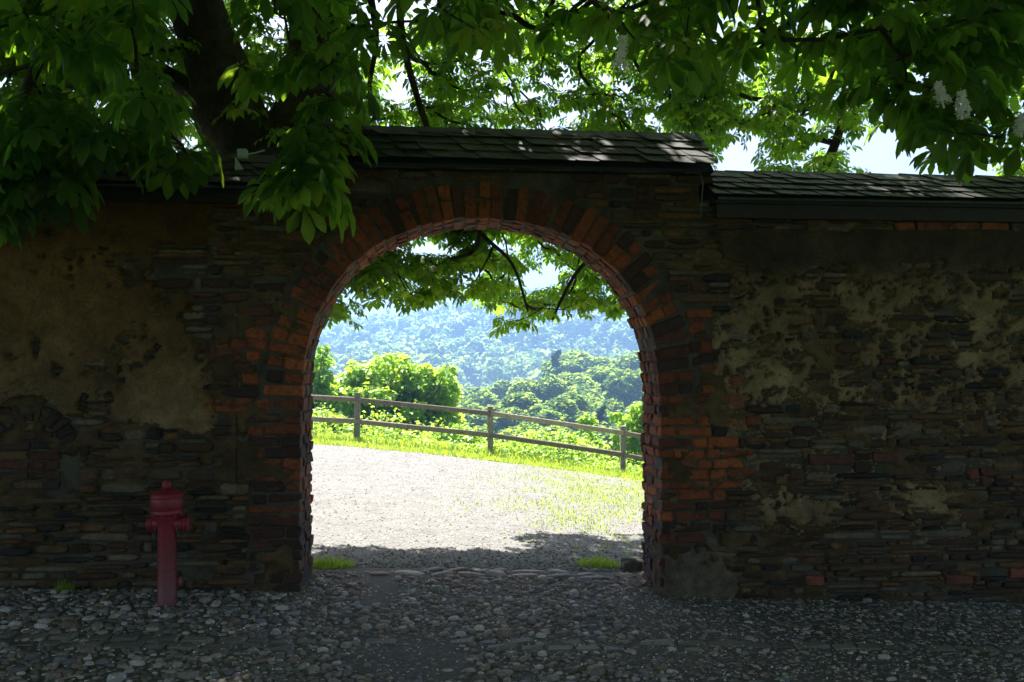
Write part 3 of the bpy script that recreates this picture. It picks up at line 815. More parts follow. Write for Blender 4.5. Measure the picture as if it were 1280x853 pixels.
# small white junction box and bracket on the left coping
p = at(306, 196, -0.12); jb = empty('junction_box', (p[0], -0.12, p[2]), 'small white box with triangular bracket at the left end of gate coping', 'junction box')
v, f = brick_geo((p[0], -0.20, p[2]), (X, Y, Z), (0.075, 0.05, 0.07), 0.001, 0.006); Geo().add(v, f).build('box_body', M['white_box'], jb)
q = at(297, 206, -0.2)
Geo().add([(q[0] - 0.02, -0.2, q[2] + 0.06), (q[0] + 0.04, -0.2, q[2] - 0.03), (q[0] - 0.02, -0.2, q[2] - 0.04), (q[0] - 0.02, -0.17, q[2] + 0.06), (q[0] + 0.04, -0.17, q[2] - 0.03), (q[0] - 0.02, -0.17, q[2] - 0.04)], [(0, 2, 1), (3, 4, 5), (0, 1, 4, 3), (1, 2, 5, 4), (2, 0, 3, 5)]).build('bracket', M['white_box'], jb)
Geo().tube([(p[0] + 0.035, -0.2, p[2]), (p[0] + 0.09, -0.2, p[2] + 0.01), (p[0] + 0.16, -0.19, p[2] + 0.035)], 0.006, 6).build('cable', M['white_box'], jb)

# ================================================================== hydrant
hp = at(209, 754, -0.42); hz = float(zc(hp[0], -0.42)); hx, hy = hp[0], -0.42
hyd = empty('fire_hydrant', (hx, hy, hz), 'red pillar fire hydrant with two capped outlets in front of the dark wall', 'hydrant')
hyd.rotation_euler = (0, R(-0.8), 0)
def hb(prof, name, mtx=None, n=24, parent=hyd, mat='hydrant'):
    g = Geo().lathe(prof, n, (0.5,) * 3, mtx); me = g.mesh(name, M[mat], (0, 0, 0), True)
    o = put(name, me, parent)
    return o
bar = hb([(0.0, -0.05), (0.07, -0.05), (0.071, 0.02), (0.066, 0.03), (0.065, 0.3), (0.064, 0.58), (0.07, 0.6), (0.078, 0.62), (0.075, 0.635), (0.0, 0.64)], 'barrel')
hb([(0.0, 0.632), (0.098, 0.634), (0.106, 0.642), (0.106, 0.658), (0.1, 0.664), (0.105, 0.672), (0.112, 0.70), (0.112, 0.745), (0.108, 0.757), (0.113, 0.762), (0.112, 0.772), (0.098, 0.79), (0.06, 0.803), (0.036, 0.808), (0.034, 0.822), (0.0, 0.824)], 'head')
hb([(0.0, 0.82), (0.03, 0.82), (0.034, 0.828), (0.035, 0.85), (0.03, 0.868), (0.016, 0.878), (0.0, 0.88)], 'spindle_cap', None, 8)
for s in (-1, 1):
    m_ = Matrix.Translation((0, 0, 0.565)) @ Matrix.Rotation(R(20 * s - 8), 4, 'Z') @ Matrix.Rotation(R(92 * s), 4, 'Y')
    oo = hb([(0.0, 0.03), (0.05, 0.03), (0.047, 0.09), (0.05, 0.105), (0.0, 0.106)], 'outlet', m_, 20)
    hb([(0.0, 0.104), (0.054, 0.104), (0.06, 0.11), (0.06, 0.118), (0.052, 0.122), (0.052, 0.128), (0.06, 0.132), (0.058, 0.142), (0.04, 0.15), (0.02, 0.152), (0.0, 0.153)], 'outlet_cap', m_, 18, oo)
    for k in range(3):
        a = 2 * math.pi * k / 3 + 0.5
        g = Geo(); v, f = brick_geo((0.058 * math.cos(a), 0.058 * math.sin(a), 0.125), ((math.cos(a), math.sin(a), 0), (-math.sin(a), math.cos(a), 0), (0, 0, 1)), (0.03, 0.018, 0.022), 0.0005, 0.004)
        g.add([m_ @ Vector(q) for q in v], f); put('cap_lug', g.mesh('cap_lug', M['hydrant']), oo)
    g = Geo(); a = m_ @ Vector((0.0, 0, 0.14)); pts = []
    for k in range(9):
        t = k / 8; pts.append((a.x * (1 - t) + 0.07 * s * t, a.y * (1 - t) - 0.03 * t, 0.545 * (1 - t) + 0.55 * t - 0.085 * math.sin(math.pi * t)))
    g.tube(pts, 0.0055, 5); put('chain', g.mesh('chain', M['steel'], (0, 0, 0), True), oo)
for k in range(8):
    a = 2 * math.pi * k / 8; v, f = brick_geo((0.1 * math.cos(a), 0.1 * math.sin(a), 0.632), (X, Y, Z), (0.018, 0.018, 0.02), 0.0005, 0.003)
    put('bolt', Geo().add(v, f).mesh('bolt', M['hydrant']), hyd)
m_ = Matrix.Translation((0.075, 0.03, 0.14))
hb([(0.0, -0.03), (0.02, -0.03), (0.024, 0.0), (0.02, 0.04), (0.0, 0.05)], 'drain_boss', m_, 10)

# boulder at the right foot of the gateway
def rock(name, x, y, a, b, h, c, label, seed):
    import bmesh
    bm = bmesh.new(); bmesh.ops.create_icosphere(bm, subdivisions=3, radius=1)
    for v in bm.verts:
        p = v.co; n_ = float(fbm(p.x * 1.3 + seed, p.y * 1.3, p.z * 1.3, 3, 7)); k = 0.75 + 0.5 * n_
        v.co = Vector((math.copysign(abs(p.x) ** 0.7, p.x) * a * k, math.copysign(abs(p.y) ** 0.7, p.y) * b * k, math.copysign(abs(p.z) ** 0.7, p.z) * h * k))
    me = bpy.data.meshes.new(name); bm.to_mesh(me); bm.free(); setcol(me, c); me.materials.append(M['stone'])
    o = put(name, me); o.location = (x, y, float(zg(x, y)) + h * 0.55); return tag(o, label, 'rock')
rock('boulder', 1.8, 0.95, 0.13, 0.11, 0.075, (0.12, 0.105, 0.09), 'brown boulder lying at the outer foot of the right gate pier', 3)
rock('loose_stone', at(1083, 738, -0.05)[0], -0.07, 0.036, 0.025, 0.019, (0.34, 0.3, 0.26), 'small pale stone lying at the foot of the right wall', 9)

# ================================================================== fence
FY = [(-8.2, 13.3), (-4.75, 13.15), (-1.72, 12.92), (1.23, 12.67), (4.16, 12.40), (7.1, 12.1), (10.0, 11.7)]
fence = empty('wooden_fence', (1.23, 12.67, float(zg(1.23, 12.67))), 'weathered two rail wooden fence along the far edge of the gravel', 'fence')
WOODC = [(0.3, 0.24, 0.18), (0.25, 0.195, 0.145), (0.38, 0.31, 0.235)]
tops = []
for (x, y) in FY:
    z = float(zg(x, y)); g = Geo()
    ang = 0.08; ca, sa = math.cos(ang), math.sin(ang)
    v, f = brick_geo((x, y, z + 0.40), ((ca, -sa, 0), (sa, ca, 0), (rnd.uniform(-0.01, 0.01), 0, 1)), (0.125, 0.125, 1.26), 0.003, 0.012)
    g.add(v, f, scol([(0.36, 0.31, 0.24), (0.32, 0.27, 0.21)])).build('post', M['wood'], fence)
    v, f = brick_geo((x, y, z + 1.04), ((ca, -sa, 0), (sa, ca, 0), (0, 0, 1)), (0.14, 0.14, 0.022), 0.002, 0.004)
    Geo().add(v, f, (0.3, 0.26, 0.2)).build('post_cap', M['wood'], fence)
    tops.append(np.array([x, y, z]))
for a, b in zip(tops[:-1], tops[1:]):
    for hgt in (0.90, 0.42):
        d = b - a; L = np.linalg.norm(d); e = d / L; s = np.array([e[1], -e[0], 0]); s /= np.linalg.norm(s); u = np.cross(s, e)
        ctr = (a + b) / 2 + np.array([0, 0, hgt]) + s * 0.0 - np.array([0, 0.075, 0])
        v, f = brick_geo(ctr, (e, s, u), (L - 0.004, 0.05, 0.11), 0.003, 0.012)
        Geo().add(v, f, scol(WOODC)).build('rail', M['wood'], fence)

# ================================================================== foliage helpers
def rotmats(n, az, pitch, roll):
    ca, sa, cp, sp, cr, sr = np.cos(az), np.sin(az), np.cos(pitch), np.sin(pitch), np.cos(roll), np.sin(roll)
    # leaf: +x outward, z up; roll about x, pitch (droop) about y, azimuth about z
    Rx = np.zeros((n, 3, 3)); Rx[:, 0, 0] = 1; Rx[:, 1, 1] = cr; Rx[:, 1, 2] = -sr; Rx[:, 2, 1] = sr; Rx[:, 2, 2] = cr
    Ry = np.zeros((n, 3, 3)); Ry[:, 1, 1] = 1; Ry[:, 0, 0] = cp; Ry[:, 0, 2] = sp; Ry[:, 2, 0] = -sp; Ry[:, 2, 2] = cp
    Rz = np.zeros((n, 3, 3)); Rz[:, 2, 2] = 1; Rz[:, 0, 0] = ca; Rz[:, 0, 1] = -sa; Rz[:, 1, 0] = sa; Rz[:, 1, 1] = ca
    return Rz @ Ry @ Rx
def scatter(tv, tf, P, Rm, S, C):
    """many copies of one small template, all in one triangle array"""
    n, k = len(P), len(tv)
    V = np.einsum('nij,kj->nki', Rm, tv) * S[:, None, None] + P[:, None, :]
    Tt = tf[None] + (np.arange(n) * k)[:, None, None]
    return V.reshape(-1, 3), Tt.reshape(-1, 3), np.repeat(C, k, 0)
def palmate(level, seed=0):
    """horse chestnut leaf: leaflets fanned from the end of a stalk, unit ~ 0.2 m central leaflet"""
    q = random.Random(seed); V, Fc = [], []
    angs = [-118, -72, -34, 0, 34, 72, 118] if level > 0 else [-95, -45, 0, 45, 95]
    lens = [0.42, 0.72, 0.95, 1.05, 0.95, 0.72, 0.42] if level > 0 else [0.6, 0.9, 1.0, 0.9, 0.6]
    for a, l in zip(angs, lens):
        a = R(a + q.uniform(-6, 6)); l *= 0.2 * q.uniform(0.9, 1.08); wd = l * (0.215 if level > 0 else 0.24)
        dr = q.uniform(0.25, 0.5)
        def pt(t, s, fold):
            x, y = l * t, s * wd
            return (0.02 * math.cos(a) + x * math.cos(a) - y * math.sin(a), 0.02 * math.sin(a) + x * math.sin(a) + y * math.cos(a), -dr * l * t * t * 0.9 + fold * wd * 0.35)
        b = len(V)
        if level == 2:
            V += [pt(0, 0, 0), pt(.35, .5, 1), pt(.35, 0, 0), pt(.35, -.5, 1), pt(.68, 1, 1), pt(.7, 0, 0), pt(.68, -1, 1), pt(.88, .6, .6), pt(.88, -.6, .6), pt(1, 0, 0)]
            for t in ((0, 2, 1), (0, 3, 2), (1, 2, 5), (1, 5, 4), (2, 3, 6), (2, 6, 5), (4, 5, 7), (5, 6, 8), (5, 9, 7), (5, 8, 9)): Fc.append(tuple(b + i for i in t))
        elif level == 1:
            V += [pt(0, 0, 0), pt(.66, 1, 1), pt(.62, 0, 0), pt(.66, -1, 1), pt(1, 0, 0)]
            for t in ((0, 2, 1), (0, 3, 2), (1, 2, 4), (2, 3, 4)): Fc.append(tuple(b + i for i in t))
        else:
            V += [pt(0, 0, 0), pt(.62, 1, .5), pt(.62, -1, .5), pt(1, 0, 0)]
            for t in ((0, 2, 1), (1, 2, 3)): Fc.append(tuple(b + i for i in t))
    return np.array(V), np.array(Fc)
# stalk for near leaves is drawn as part of the twig mesh
def leafcols(n, lo=0.32, hi=0.68, warm=0.06):
    v = nr.uniform(lo, hi, (n, 1)); c = np.repeat(v, 3, 1); c[:, 0] += nr.normal(0, warm, n); return np.clip(c, 0.05, 0.95)

def skeleton(nodes0, parent0, pts, rate=0.55):
    """join twig points to the nearest grown node; returns positions, parents"""
    n0 = len(nodes0); N_ = n0 + len(pts)
    P = np.zeros((N_, 3)); P[:n0] = nodes0; par = -np.ones(N_, int); par[:n0] = parent0
    plen = np.zeros(N_)
    for i in range(n0):
        if par[i] >= 0: plen[i] = plen[par[i]] + np.linalg.norm(P[i] - P[par[i]])
    dmin = np.min(np.linalg.norm(pts[:, None, :] - np.asarray(nodes0)[None], axis=2), 1)
    o = np.argsort(dmin); m_ = n0
    for j in o:
        d = np.linalg.norm(P[:m_] - pts[j], axis=1)
        k = int(np.argmin(d + rate * plen[:m_] * 0.35 + 0.4 * np.clip(P[:m_, 2] - pts[j][2] - 1.0, 0, None)))
        P[m_] = pts[j]; par[m_] = k; plen[m_] = plen[k] + d[k]; m_ += 1
    return P, par
def branch_mesh(P, par, n0, rmin=0.006, fac=0.003, n=5, c=(0.07, 0.055, 0.045), rmax=0.045):
    N_ = len(P); cnt = np.ones(N_)
    for i in range(N_ - 1, -1, -1):
        if par[i] >= 0: cnt[par[i]] += cnt[i]
    rad = np.clip(rmin + fac * (cnt - 1) ** 0.55, rmin, rmax)
    g = Geo()
    for i in range(n0, N_):
        a, b = P[par[i]], P[i]; L = np.linalg.norm(b - a)
        if L < 0.02: continue
        mid = (a + b) / 2 + nr.normal(0, 0.07 * L, 3) + np.array([0, 0, -0.05 * L])
        q1 = (a * 0.5 + mid * 0.5) + nr.normal(0, 0.03 * L, 3); 
        ra = min(rad[par[i]], rad[i] * 1.6)
        g.tube([a, q1, mid, b], [ra, (ra + rad[i]) / 2, rad[i], rad[i] * 0.8], n, c, False)
    return g
def whorl(pts, nl, size, droop=(0.35, 0.95)):
    """compound leaves standing round each twig end; returns P, R, S"""
    n = len(pts) * nl; P = np.repeat(pts, nl, 0)
    az = np.tile(np.arange(nl) * 2 * np.pi / nl, len(pts)) + np.repeat(nr.uniform(0, 6.3, len(pts)), nl) + nr.normal(0, 0.35, n)
    pitch = nr.uniform(*droop, n); st_ = nr.uniform(0.08, 0.24, n)
    el = nr.normal(0.15, 0.35, n)
    off = np.stack([np.cos(az) * np.cos(el), np.sin(az) * np.cos(el), np.sin(el)], 1) * st_[:, None]
    return P, P + off, rotmats(n, az, pitch, nr.normal(0, 0.3, n)), size * nr.uniform(0.75, 1.2, n)

# ================================================================== chestnut canopy
TAN = math.tan(SUN_EL)
def sproj(p): return p[..., 1] - p[..., 2] * SUN[1] / SUN[2]      # where its shadow falls (ground y)
def inpoly_limit(x, tab):
    return np.interp(x, [t[0] for t in tab], [t[1] for t in tab])
low_front = [(-120, 300), (20, 296), (60, 270), (110, 255), (160, 225), (215, 235), (260, 250), (300, 235), (345, 262), (395, 272), (425, 235), (440, 90), (500, 60), (600, 70), (680, 80), (735, 115), (765, 60), (800, 110), (835, 150), (860, 90), (900, 95), (960, 110), (1010, 125), (1050, 110), (1075, 150), (1130, 150), (1160, 200), (1200, 215), (1250, 225), (1300, 220), (1400, 220)]
low_arch = [(380, 400), (420, 398), (470, 385), (520, 378), (580, 372), (615, 380), (640, 415), (690, 405), (730, 385), (760, 400), (800, 420), (830, 420)]
tw = []                                       # (point, layer)
def addtw(n, xr, yr, dr, layer, ok0):
    k = 0; tries = 0
    ok = lambda x, y, d: ok0(x, y, d) and not (layer == 'near' and math.hypot(x - 303, y - 192) < 58)
    while k < n and tries < n * 60:
        tries += 1
        px, py = rnd.uniform(*xr), rnd.uniform(*yr); y = rnd.uniform(*dr)
        if not ok(px, py, y): continue
        tw.append((at(px, py, y), layer)); k += 1
lim = lambda tab, x: float(inpoly_limit(x, tab))
# leaves hanging in front of the wall, top left
addtw(46, (-110, 428), (150, 300), (-1.15, -0.45), 'near', lambda x, y, d: y < lim(low_front, x) - 30 and rnd.random() < (0.3 + 0.7 * (y > 225)) and not (120 < x < 400 and y < 175))
addtw(36, (-110, 440), (-70, 170), (-1.5, 0.1), 'near', lambda x, y, d: not (190 < x < 330 and y > -10) and not (y > 140 and x > 100))
addtw(24, (430, 880), (-70, 130), (-1.9, 0.3), 'near', lambda x, y, d: y < lim(low_front, x) - 25)
addtw(72, (850, 1400), (-70, 235), (-2.1, -0.2), 'near', lambda x, y, d: y < lim(low_front, x) - 25 and rnd.random() < (0.35 if x < 1060 else 1.0) and not (1085 < x < 1135 and 110 < y))
# sunlit foliage beyond the wall, above the coping
def okback(x, y, d):
    p = at(x, y, d); s = float(sproj(p))
    if not ((-2.4 if x < 430 else 0.2) < s < (0.9 if x < 400 else 1.3 if x < 560 else 1.7)): return False
    if x > 1085 and y > 110 and x < 1150: return False
    if 880 < x < 925 and y > 185: return False
    if x > 430 and y < 35 and rnd.random() < 0.6: return False
    if x < 430: return not (195 < x < 435 and d < 2.4 and rnd.random() < 0.85)
    n_ = float(fbm(x / 90, y / 90, d * 0.4, 3, 61))
    return rnd.random() < (0.9 if x < 900 else 0.75) * (0.25 + 1.6 * sstep(0.42, 0.6, n_))
addtw(560, (-110, 440), (-70, 200), (0.9, 6.5), 'far', okback)
addtw(280, (430, 900), (-70, 185), (1.6, 7.0), 'far', okback)
addtw(150, (860, 1120), (-70, 225), (1.6, 7.0), 'far', okback)
addtw(60, (1130, 1420), (-70, 120), (1.6, 7.0), 'far', okback)
addtw(25, (1225, 1420), (100, 225), (2.0, 6.0), 'far', okback)
# sprays hanging behind the arch
addtw(112, (370, 600), (255, 405), (1.5, 5.2), 'far', lambda x, y, d: y < lim(low_arch, x) - 4 and 0.55 < float(sproj(at(x, y, d))) < 1.5  and not (640 < x < 700 and 340 < y < 365) and not (500 < x < 560 and 290 < y < 320))
addtw(88, (600, 830), (255, 405), (1.5, 5.2), 'far', lambda x, y, d: y < lim(low_arch, x) - 4 and (0.85 if x < 600 else 1.0) < float(sproj(at(x, y, d))) < (1.6 if x < 600 else 2.8 if x < 740 else 2.2)  and not (640 < x < 700 and 340 < y < 365) and not (500 < x < 560 and 290 < y < 320))
# crown above the picture and added tree behind the camera: shade the courtyard
def crown_pts(n, xr, yr, zr, ok):
    out = []
    while len(out) < n:
        p = np.array([rnd.uniform(*xr), rnd.uniform(*yr), rnd.uniform(*zr)])
        if ok(p): out.append(p)
    return out
def ok_crown(p):
    if sproj(p) > 0.15: return False
    px, py, d = proj(p)
    if d > 0.5 and py > -75 and -250 < px < 1530: return False
    return p[2] > 4.2 + 0.05 * max(0, -p[1])
def ok_yard(p):
    return p[2] > 2.9 + 0.35 * max(0, p[1] + 9.5) and (p[0] / 14) ** 2 + ((p[1] + 14) / 9) ** 2 + ((p[2] - 6) / 4.6) ** 2 < 1
for p in crown_pts(800, (-13, 13), (-22, -6.5), (2.9, 10.2), ok_yard): tw.append((p, 'yard'))
for p in crown_pts(300, (-4.5, 3), (1, 5.5), (6.0, 9.8), lambda p: -1.6 < sproj(p) < 0.2 and proj(p)[1] < -75): tw.append((p, 'high'))  # extra unseen twigs added to block sun through the gateway
for p in crown_pts(3600, (-11, 12), (-7.5, 5.5), (4.3, 9.5), ok_crown): tw.append((p, 'high'))
W_ = np.array([t[0] for t in tw]); Lay = np.array([t[1] for t in tw])

# trunks: one tree behind the wall on the left forking in two, one out to the right
def limb(g, pts, rad, n=14, wob=0.035, cmul=1.0):
    P = [np.asarray(p, float) for p in pts]; out, rr = [], []
    for i in range(len(P) - 1):
        for k in range(5):
            t = k / 5; a = P[max(i - 1, 0)]; b, c = P[i], P[i + 1]; d = P[min(i + 2, len(P) - 1)]
            out.append(0.5 * ((2 * b) + (-a + c) * t + (2 * a - 5 * b + 4 * c - d) * t * t + (-a + 3 * b - 3 * c + d) * t ** 3)); rr.append(rad[i] * (1 - t) + rad[i + 1] * t)
    out.append(P[-1]); rr.append(rad[-1])
    b0 = len(g.v); g.tube(out, rr, n, (0.075 * cmul, 0.055 * cmul, 0.045 * cmul), True)
    c = [np.asarray(o) for o in out]
    for k in range(b0, len(g.v)):
        v = np.array(g.v[k]); o = c[min((k - b0) // n, len(c) - 1)]; r_ = rr[min((k - b0) // n, len(c) - 1)]
        q = v - o; f_ = 1 + (float(fbm(v[0] * 5, v[1] * 5, v[2] * 1.3, 3, 15)) - 0.5) * 0.35
        g.v[k] = tuple(o + q * f_)
    return out
tA = at(335, 200, 1.75); bA = np.array([tA[0] - 0.45, 1.8, 0.0]); bA[2] = float(zg(bA[0], bA[1]))
gA = Geo()
A1 = [bA + (0, 0, -0.1), bA + (0.1, 0, 1.6), at(318, 225, 1.75), at(290, 150, 1.7), at(262, 60, 1.6), at(232, -30, 1.4), at(180, -190, 0.6), at(140, -330, -0.4)]
A1c = limb(gA, A1, [0.5, 0.42, 0.40, 0.33, 0.28, 0.25, 0.2, 0.12], 16)
A2 = [at(330, 235, 1.8), at(372, 160, 1.85), at(392, 80, 1.9), at(398, -20, 1.9), at(430, -200, 1.5), at(470, -420, 1.0)]
A2c = limb(gA, A2, [0.34, 0.29, 0.27, 0.25, 0.2, 0.12], 16)
A3 = [at(396, 0, 1.9), at(450, -60, 2.2), at(560, -70, 2.6), at(680, -40, 3.0), at(760, 20, 3.2), at(800, 90, 3.3)]
A3c = limb(gA, A3, [0.13, 0.1, 0.08, 0.055, 0.035, 0.02], 8)
A4 = [at(300, 150, 1.7), at(200, 90, 2.3), at(100, 40, 2.6), at(0, 20, 2.8), at(-120, 0, 3.0)]
A4c = limb(gA, A4, [0.13, 0.09, 0.07, 0.05, 0.03], 8)
A5 = [at(250, 0, 1.5), at(150, -20, 0.4), at(60, 60, -0.5), at(20, 150, -0.8)]
A5c = limb(gA, A5, [0.12, 0.08, 0.045, 0.02], 8)
A6 = [at(398, -20, 1.9), at(420, 60, 0.8), at(400, 130, 0.0), at(370, 190, -0.6)]
A6c = limb(gA, A6, [0.1, 0.06, 0.035, 0.018], 8)
A7 = [at(450, -60, 2.2), at(470, 40, 2.4), at(462, 110, 2.6), at(470, 150, 2.7)]
A7c = limb(gA, A7, [0.06, 0.035, 0.025, 0.012], 6)
A8 = [at(500, -70, 2.4), at(505, 60, 2.6), at(560, 230, 2.3), at(600, 290, 2.2), at(640, 330, 2.2), at(660, 390, 2.2)]
A8c = limb(gA, A8, [0.06, 0.04, 0.03, 0.025, 0.018, 0.01], 6)
A9 = [at(140, -330, -0.4), at(300, -500, -2.0), at(700, -700, -2.5), at(1000, -900, -3.0)]
A9c = limb(gA, A9, [0.12, 0.1, 0.08, 0.04], 8)
chest = empty('chestnut_tree', tuple(bA), 'big horse chestnut behind the wall left of the arch with forked dark trunk', 'tree', 'horse chestnuts over the wall')
gA.build('trunk', M['bark'], chest, True)
bB = np.array([9.2, 3.2, 0.0]); bB[2] = float(zg(bB[0], bB[1]))
gB = Geo()
B1 = [bB + (0, 0, -0.1), bB + (0, 0, 1.8), bB + (-0.2, -0.1, 3.6), bB + (-0.9, -0.6, 5.4), bB + (-1.8, -1.6, 7.2), bB + (-2.6, -2.6, 8.6)]
B1c = limb(gB, B1, [0.46, 0.38, 0.34, 0.26, 0.18, 0.08], 14)
B2 = [bB + (-0.2, -0.1, 3.4), at(1390, 20, 3.2), at(1220, -20, 3.4), at(1080, 60, 3.6), at(985, 145, 3.6), at(900, 148, 3.5), at(850, 128, 3.4), at(812, 92, 3.3)]
B2c = limb(gB, B2, [0.16, 0.13, 0.1, 0.07, 0.05, 0.04, 0.03, 0.015], 8)
B3 = [bB + (-0.4, -0.2, 4.2), at(1400, -40, 0.8), at(1290, 0, -0.8), at(1230, 70, -1.2), at(1200, 150, -1.3)]
B3c = limb(gB, B3, [0.15, 0.1, 0.06, 0.035, 0.015], 8)
B4 = [at(1290, 0, -0.8), at(1150, -30, -1.1), at(1020, 10, -1.2), at(950, 60, -1.2)]
B4c = limb(gB, B4, [0.06, 0.045, 0.03, 0.012], 6)
B5 = [at(1080, 60, 3.6), at(1000, 260, 3.0), at(800, 300, 2.6), at(730, 330, 2.4), at(690, 400, 2.3)]
B5c = limb(gB, B5, [0.06, 0.05, 0.035, 0.022, 0.01], 6)
tree2 = empty('chestnut_tree', tuple(bB), 'horse chestnut spreading over the right wall with drooping white flowered branches', 'tree', 'horse chestnuts over the wall')
gB.build('trunk', M['bark'], tree2, True)

def dense(polys, step=0.35):
    nodes_, par = [], []
    for pl in polys:
        pl = [np.asarray(p, float) for p in pl]; first = True
        for a, b in zip(pl[:-1], pl[1:]):
            k = max(1, int(np.linalg.norm(b - a) / step))
            for i in range(k):
                p = a + (b - a) * i / k
                if first: par.append(-1); first = False
                else: par.append(len(nodes_) - 1)
                nodes_.append(p)
    return np.array(nodes_), np.array(par)

tv2, tf2 = palmate(2, 1); tv1, tf1 = palmate(1, 2); tv0, tf0 = palmate(0, 3)
LEAFMESH = []
for s in range(3):
    a, b = palmate(2, 40 + s); LEAFMESH.append(trimesh('leaf', a, b, (0.5, 0.5, 0.5), M['leaf'], True))
pxs = proj(W_)[0]
ownB = (W_[:, 0] > 2.6 + 0.8 * np.sin(W_[:, 2] * 2))
bC = np.array([-1.5, -14.5, 0.0]); bC[2] = float(zg(bC[0], bC[1]))  # unseen tree behind the camera, added to keep the courtyard dark
gC = Geo()
C1 = [bC + (0, 0, -0.1), bC + (0, 0, 1.6), bC + (0.1, 0, 3.0), bC + (0.4, 0.3, 5.0), bC + (0.6, 0.2, 7.5), bC + (0.5, 0, 9.2)]
C2 = [bC + (0.1, 0, 2.8), bC + (2.5, 1.0, 4.2), bC + (6, 2.0, 5.6), bC + (9.5, 2.5, 6.2)]
C3 = [bC + (0.1, 0, 2.9), bC + (-2.5, 1.2, 4.4), bC + (-6, 1.5, 5.6), bC + (-9, 1.5, 6.2)]
C4 = [bC + (0.2, 0, 3.4), bC + (0.4, 2.5, 4.8), bC + (1.0, 5.0, 6.0)]
for pl, rd in ((C1, [0.5, 0.42, 0.36, 0.25, 0.15, 0.05]), (C2, [0.2, 0.15, 0.1, 0.04]), (C3, [0.2, 0.15, 0.1, 0.04]), (C4, [0.18, 0.12, 0.05])): limb(gC, pl, rd, 10)
added_tree = empty('chestnut_tree', tuple(bC), 'unseen horse chestnut added in the courtyard to darken it', 'tree', 'horse chestnuts over the wall')
gC.build('trunk', M['bark'], added_tree, True)
yard = Lay == 'yard'; ownB &= ~yard
for root, sel, polys in ((added_tree, yard, (C1[2:], C2, C3, C4)), (chest, ~ownB & ~yard, (A1c[10:], A2c, A3c, A4c, A5c, A6c, A7c, A8c, A9c)), (tree2, ownB, (B1c[10:], B2c, B3c, B4c, B5c))):
    n0, p0 = dense(polys)
    pts = W_[sel]; lay = Lay[sel]
    P, par = skeleton(n0, p0, pts)
    lo = np.array(root.location)
    vis = branch_mesh(P, par, len(n0))
    vis.build('branches', M['bark'], root, False, 'stuff')
    Vs, Ts, Cs, off = [], [], [], 0
    stalks = Geo()
    near_objs = []
    for layer, (tv, tf), nl, size in (('near', (tv2, tf2), 7, 1.0), ('far', (tv1, tf1), 11, 0.64), ('high', (tv0, tf0), 9, 1.45), ('yard', (tv0, tf0), 9, 1.6)):
        q = pts[lay == layer]
        if not len(q): continue
        base, LP, RM, S = whorl(q, nl, size)
        if layer == 'near':
            px, py, d = proj(LP); score = S / d
            show = (px > -30) & (px < 1310) & (py > -30) & (py < 320)
            order = np.argsort(-np.where(show, score, 0)); cut = int(min(300, show.sum())); ind = order[:cut]
            for k in ind:
                o = put('leaf', LEAFMESH[k % 3], root)
                m4 = Matrix(RM[k].tolist()).to_4x4() * 1.0
                o.matrix_local = Matrix.Translation(Vector(LP[k] - lo)) @ m4 @ Matrix.Diagonal((S[k], S[k], S[k], 1))
            for k in np.where(show)[0]:
                stalks.tube([base[k], (base[k] + LP[k]) / 2 + (0, 0, 0.01), LP[k]], 0.0025, 3, (0.08, 0.12, 0.03), False)
            mask = np.ones(len(LP), bool); mask[ind] = False
            LP, RM, S = LP[mask], RM[mask], S[mask]
        V, Tt, C = scatter(tv, tf, LP - lo, RM, S, leafcols(len(LP)))
        Vs.append(V); Ts.append(Tt + off); Cs.append(C); off += len(V)
    o = put('foliage', trimesh('foliage', np.concatenate(Vs), np.concatenate(Ts), np.concatenate(Cs), M['leaf'], True), root); o['kind'] = 'stuff'
    if stalks.v: stalks.build('leaf_stalks', M['bark'], root, False, 'stuff')

# flower candles
def panicle(root, px, py, y, L, tilt):
    p = at(px, py, y); g = Geo(); e = Vector((math.sin(tilt) * 0.8, 0.1, 1)).normalized()
    s1 = e.orthogonal().normalized(); s2 = e.cross(s1)
    for k in range(120):
        t = rnd.random() ** 1.1; r = 0.042 * (1 - t * 0.75) * rnd.uniform(0.5, 1.05); a = rnd.uniform(0, 6.28)
        c = Vector(p) + e * (t * L) + (s1 * math.cos(a) + s2 * math.sin(a)) * r
        sz = rnd.uniform(0.006, 0.013); m_ = Matrix.Rotation(rnd.uniform(0, 6.28), 3, Vector((rnd.gauss(0, 1), rnd.gauss(0, 1), rnd.gauss(0, 1))).normalized())
        colr = rnd.choice([(0.82, 0.78, 0.72), (0.85, 0.82, 0.78), (0.8, 0.6, 0.55), (0.78, 0.74, 0.55)])
        for b in range(4):
            q = b * 1.57; d1 = m_ @ Vector((math.cos(q), math.sin(q), 0.3)); d2 = m_ @ Vector((-math.sin(q), math.cos(q), 0))
            g.add([c, c + d1 * sz + d2 * sz * 0.5, c + d1 * sz * 1.7, c + d1 * sz - d2 * sz * 0.5], [(0, 1, 2, 3)], colr)
    g.tube([Vector(p) - e * 0.02, Vector(p) + e * L], [0.006, 0.002], 5, (0.25, 0.3, 0.1))
    o = g.build('flower_panicle', M['petal'], root); o['label'] = 'white flower candle'
panicle(chest, 775, 86, -2.3, 0.18, 0.15)
panicle(tree2, 1203, 145, -2.5, 0.135, 0.05)
panicle(tree2, 1179, 131, -2.4, 0.125, -0.2)
panicle(tree2, 1277, 168, -2.3, 0.11, 0.1)
panicle(chest, 222, 190, 1.4, 0.16, 0.2)

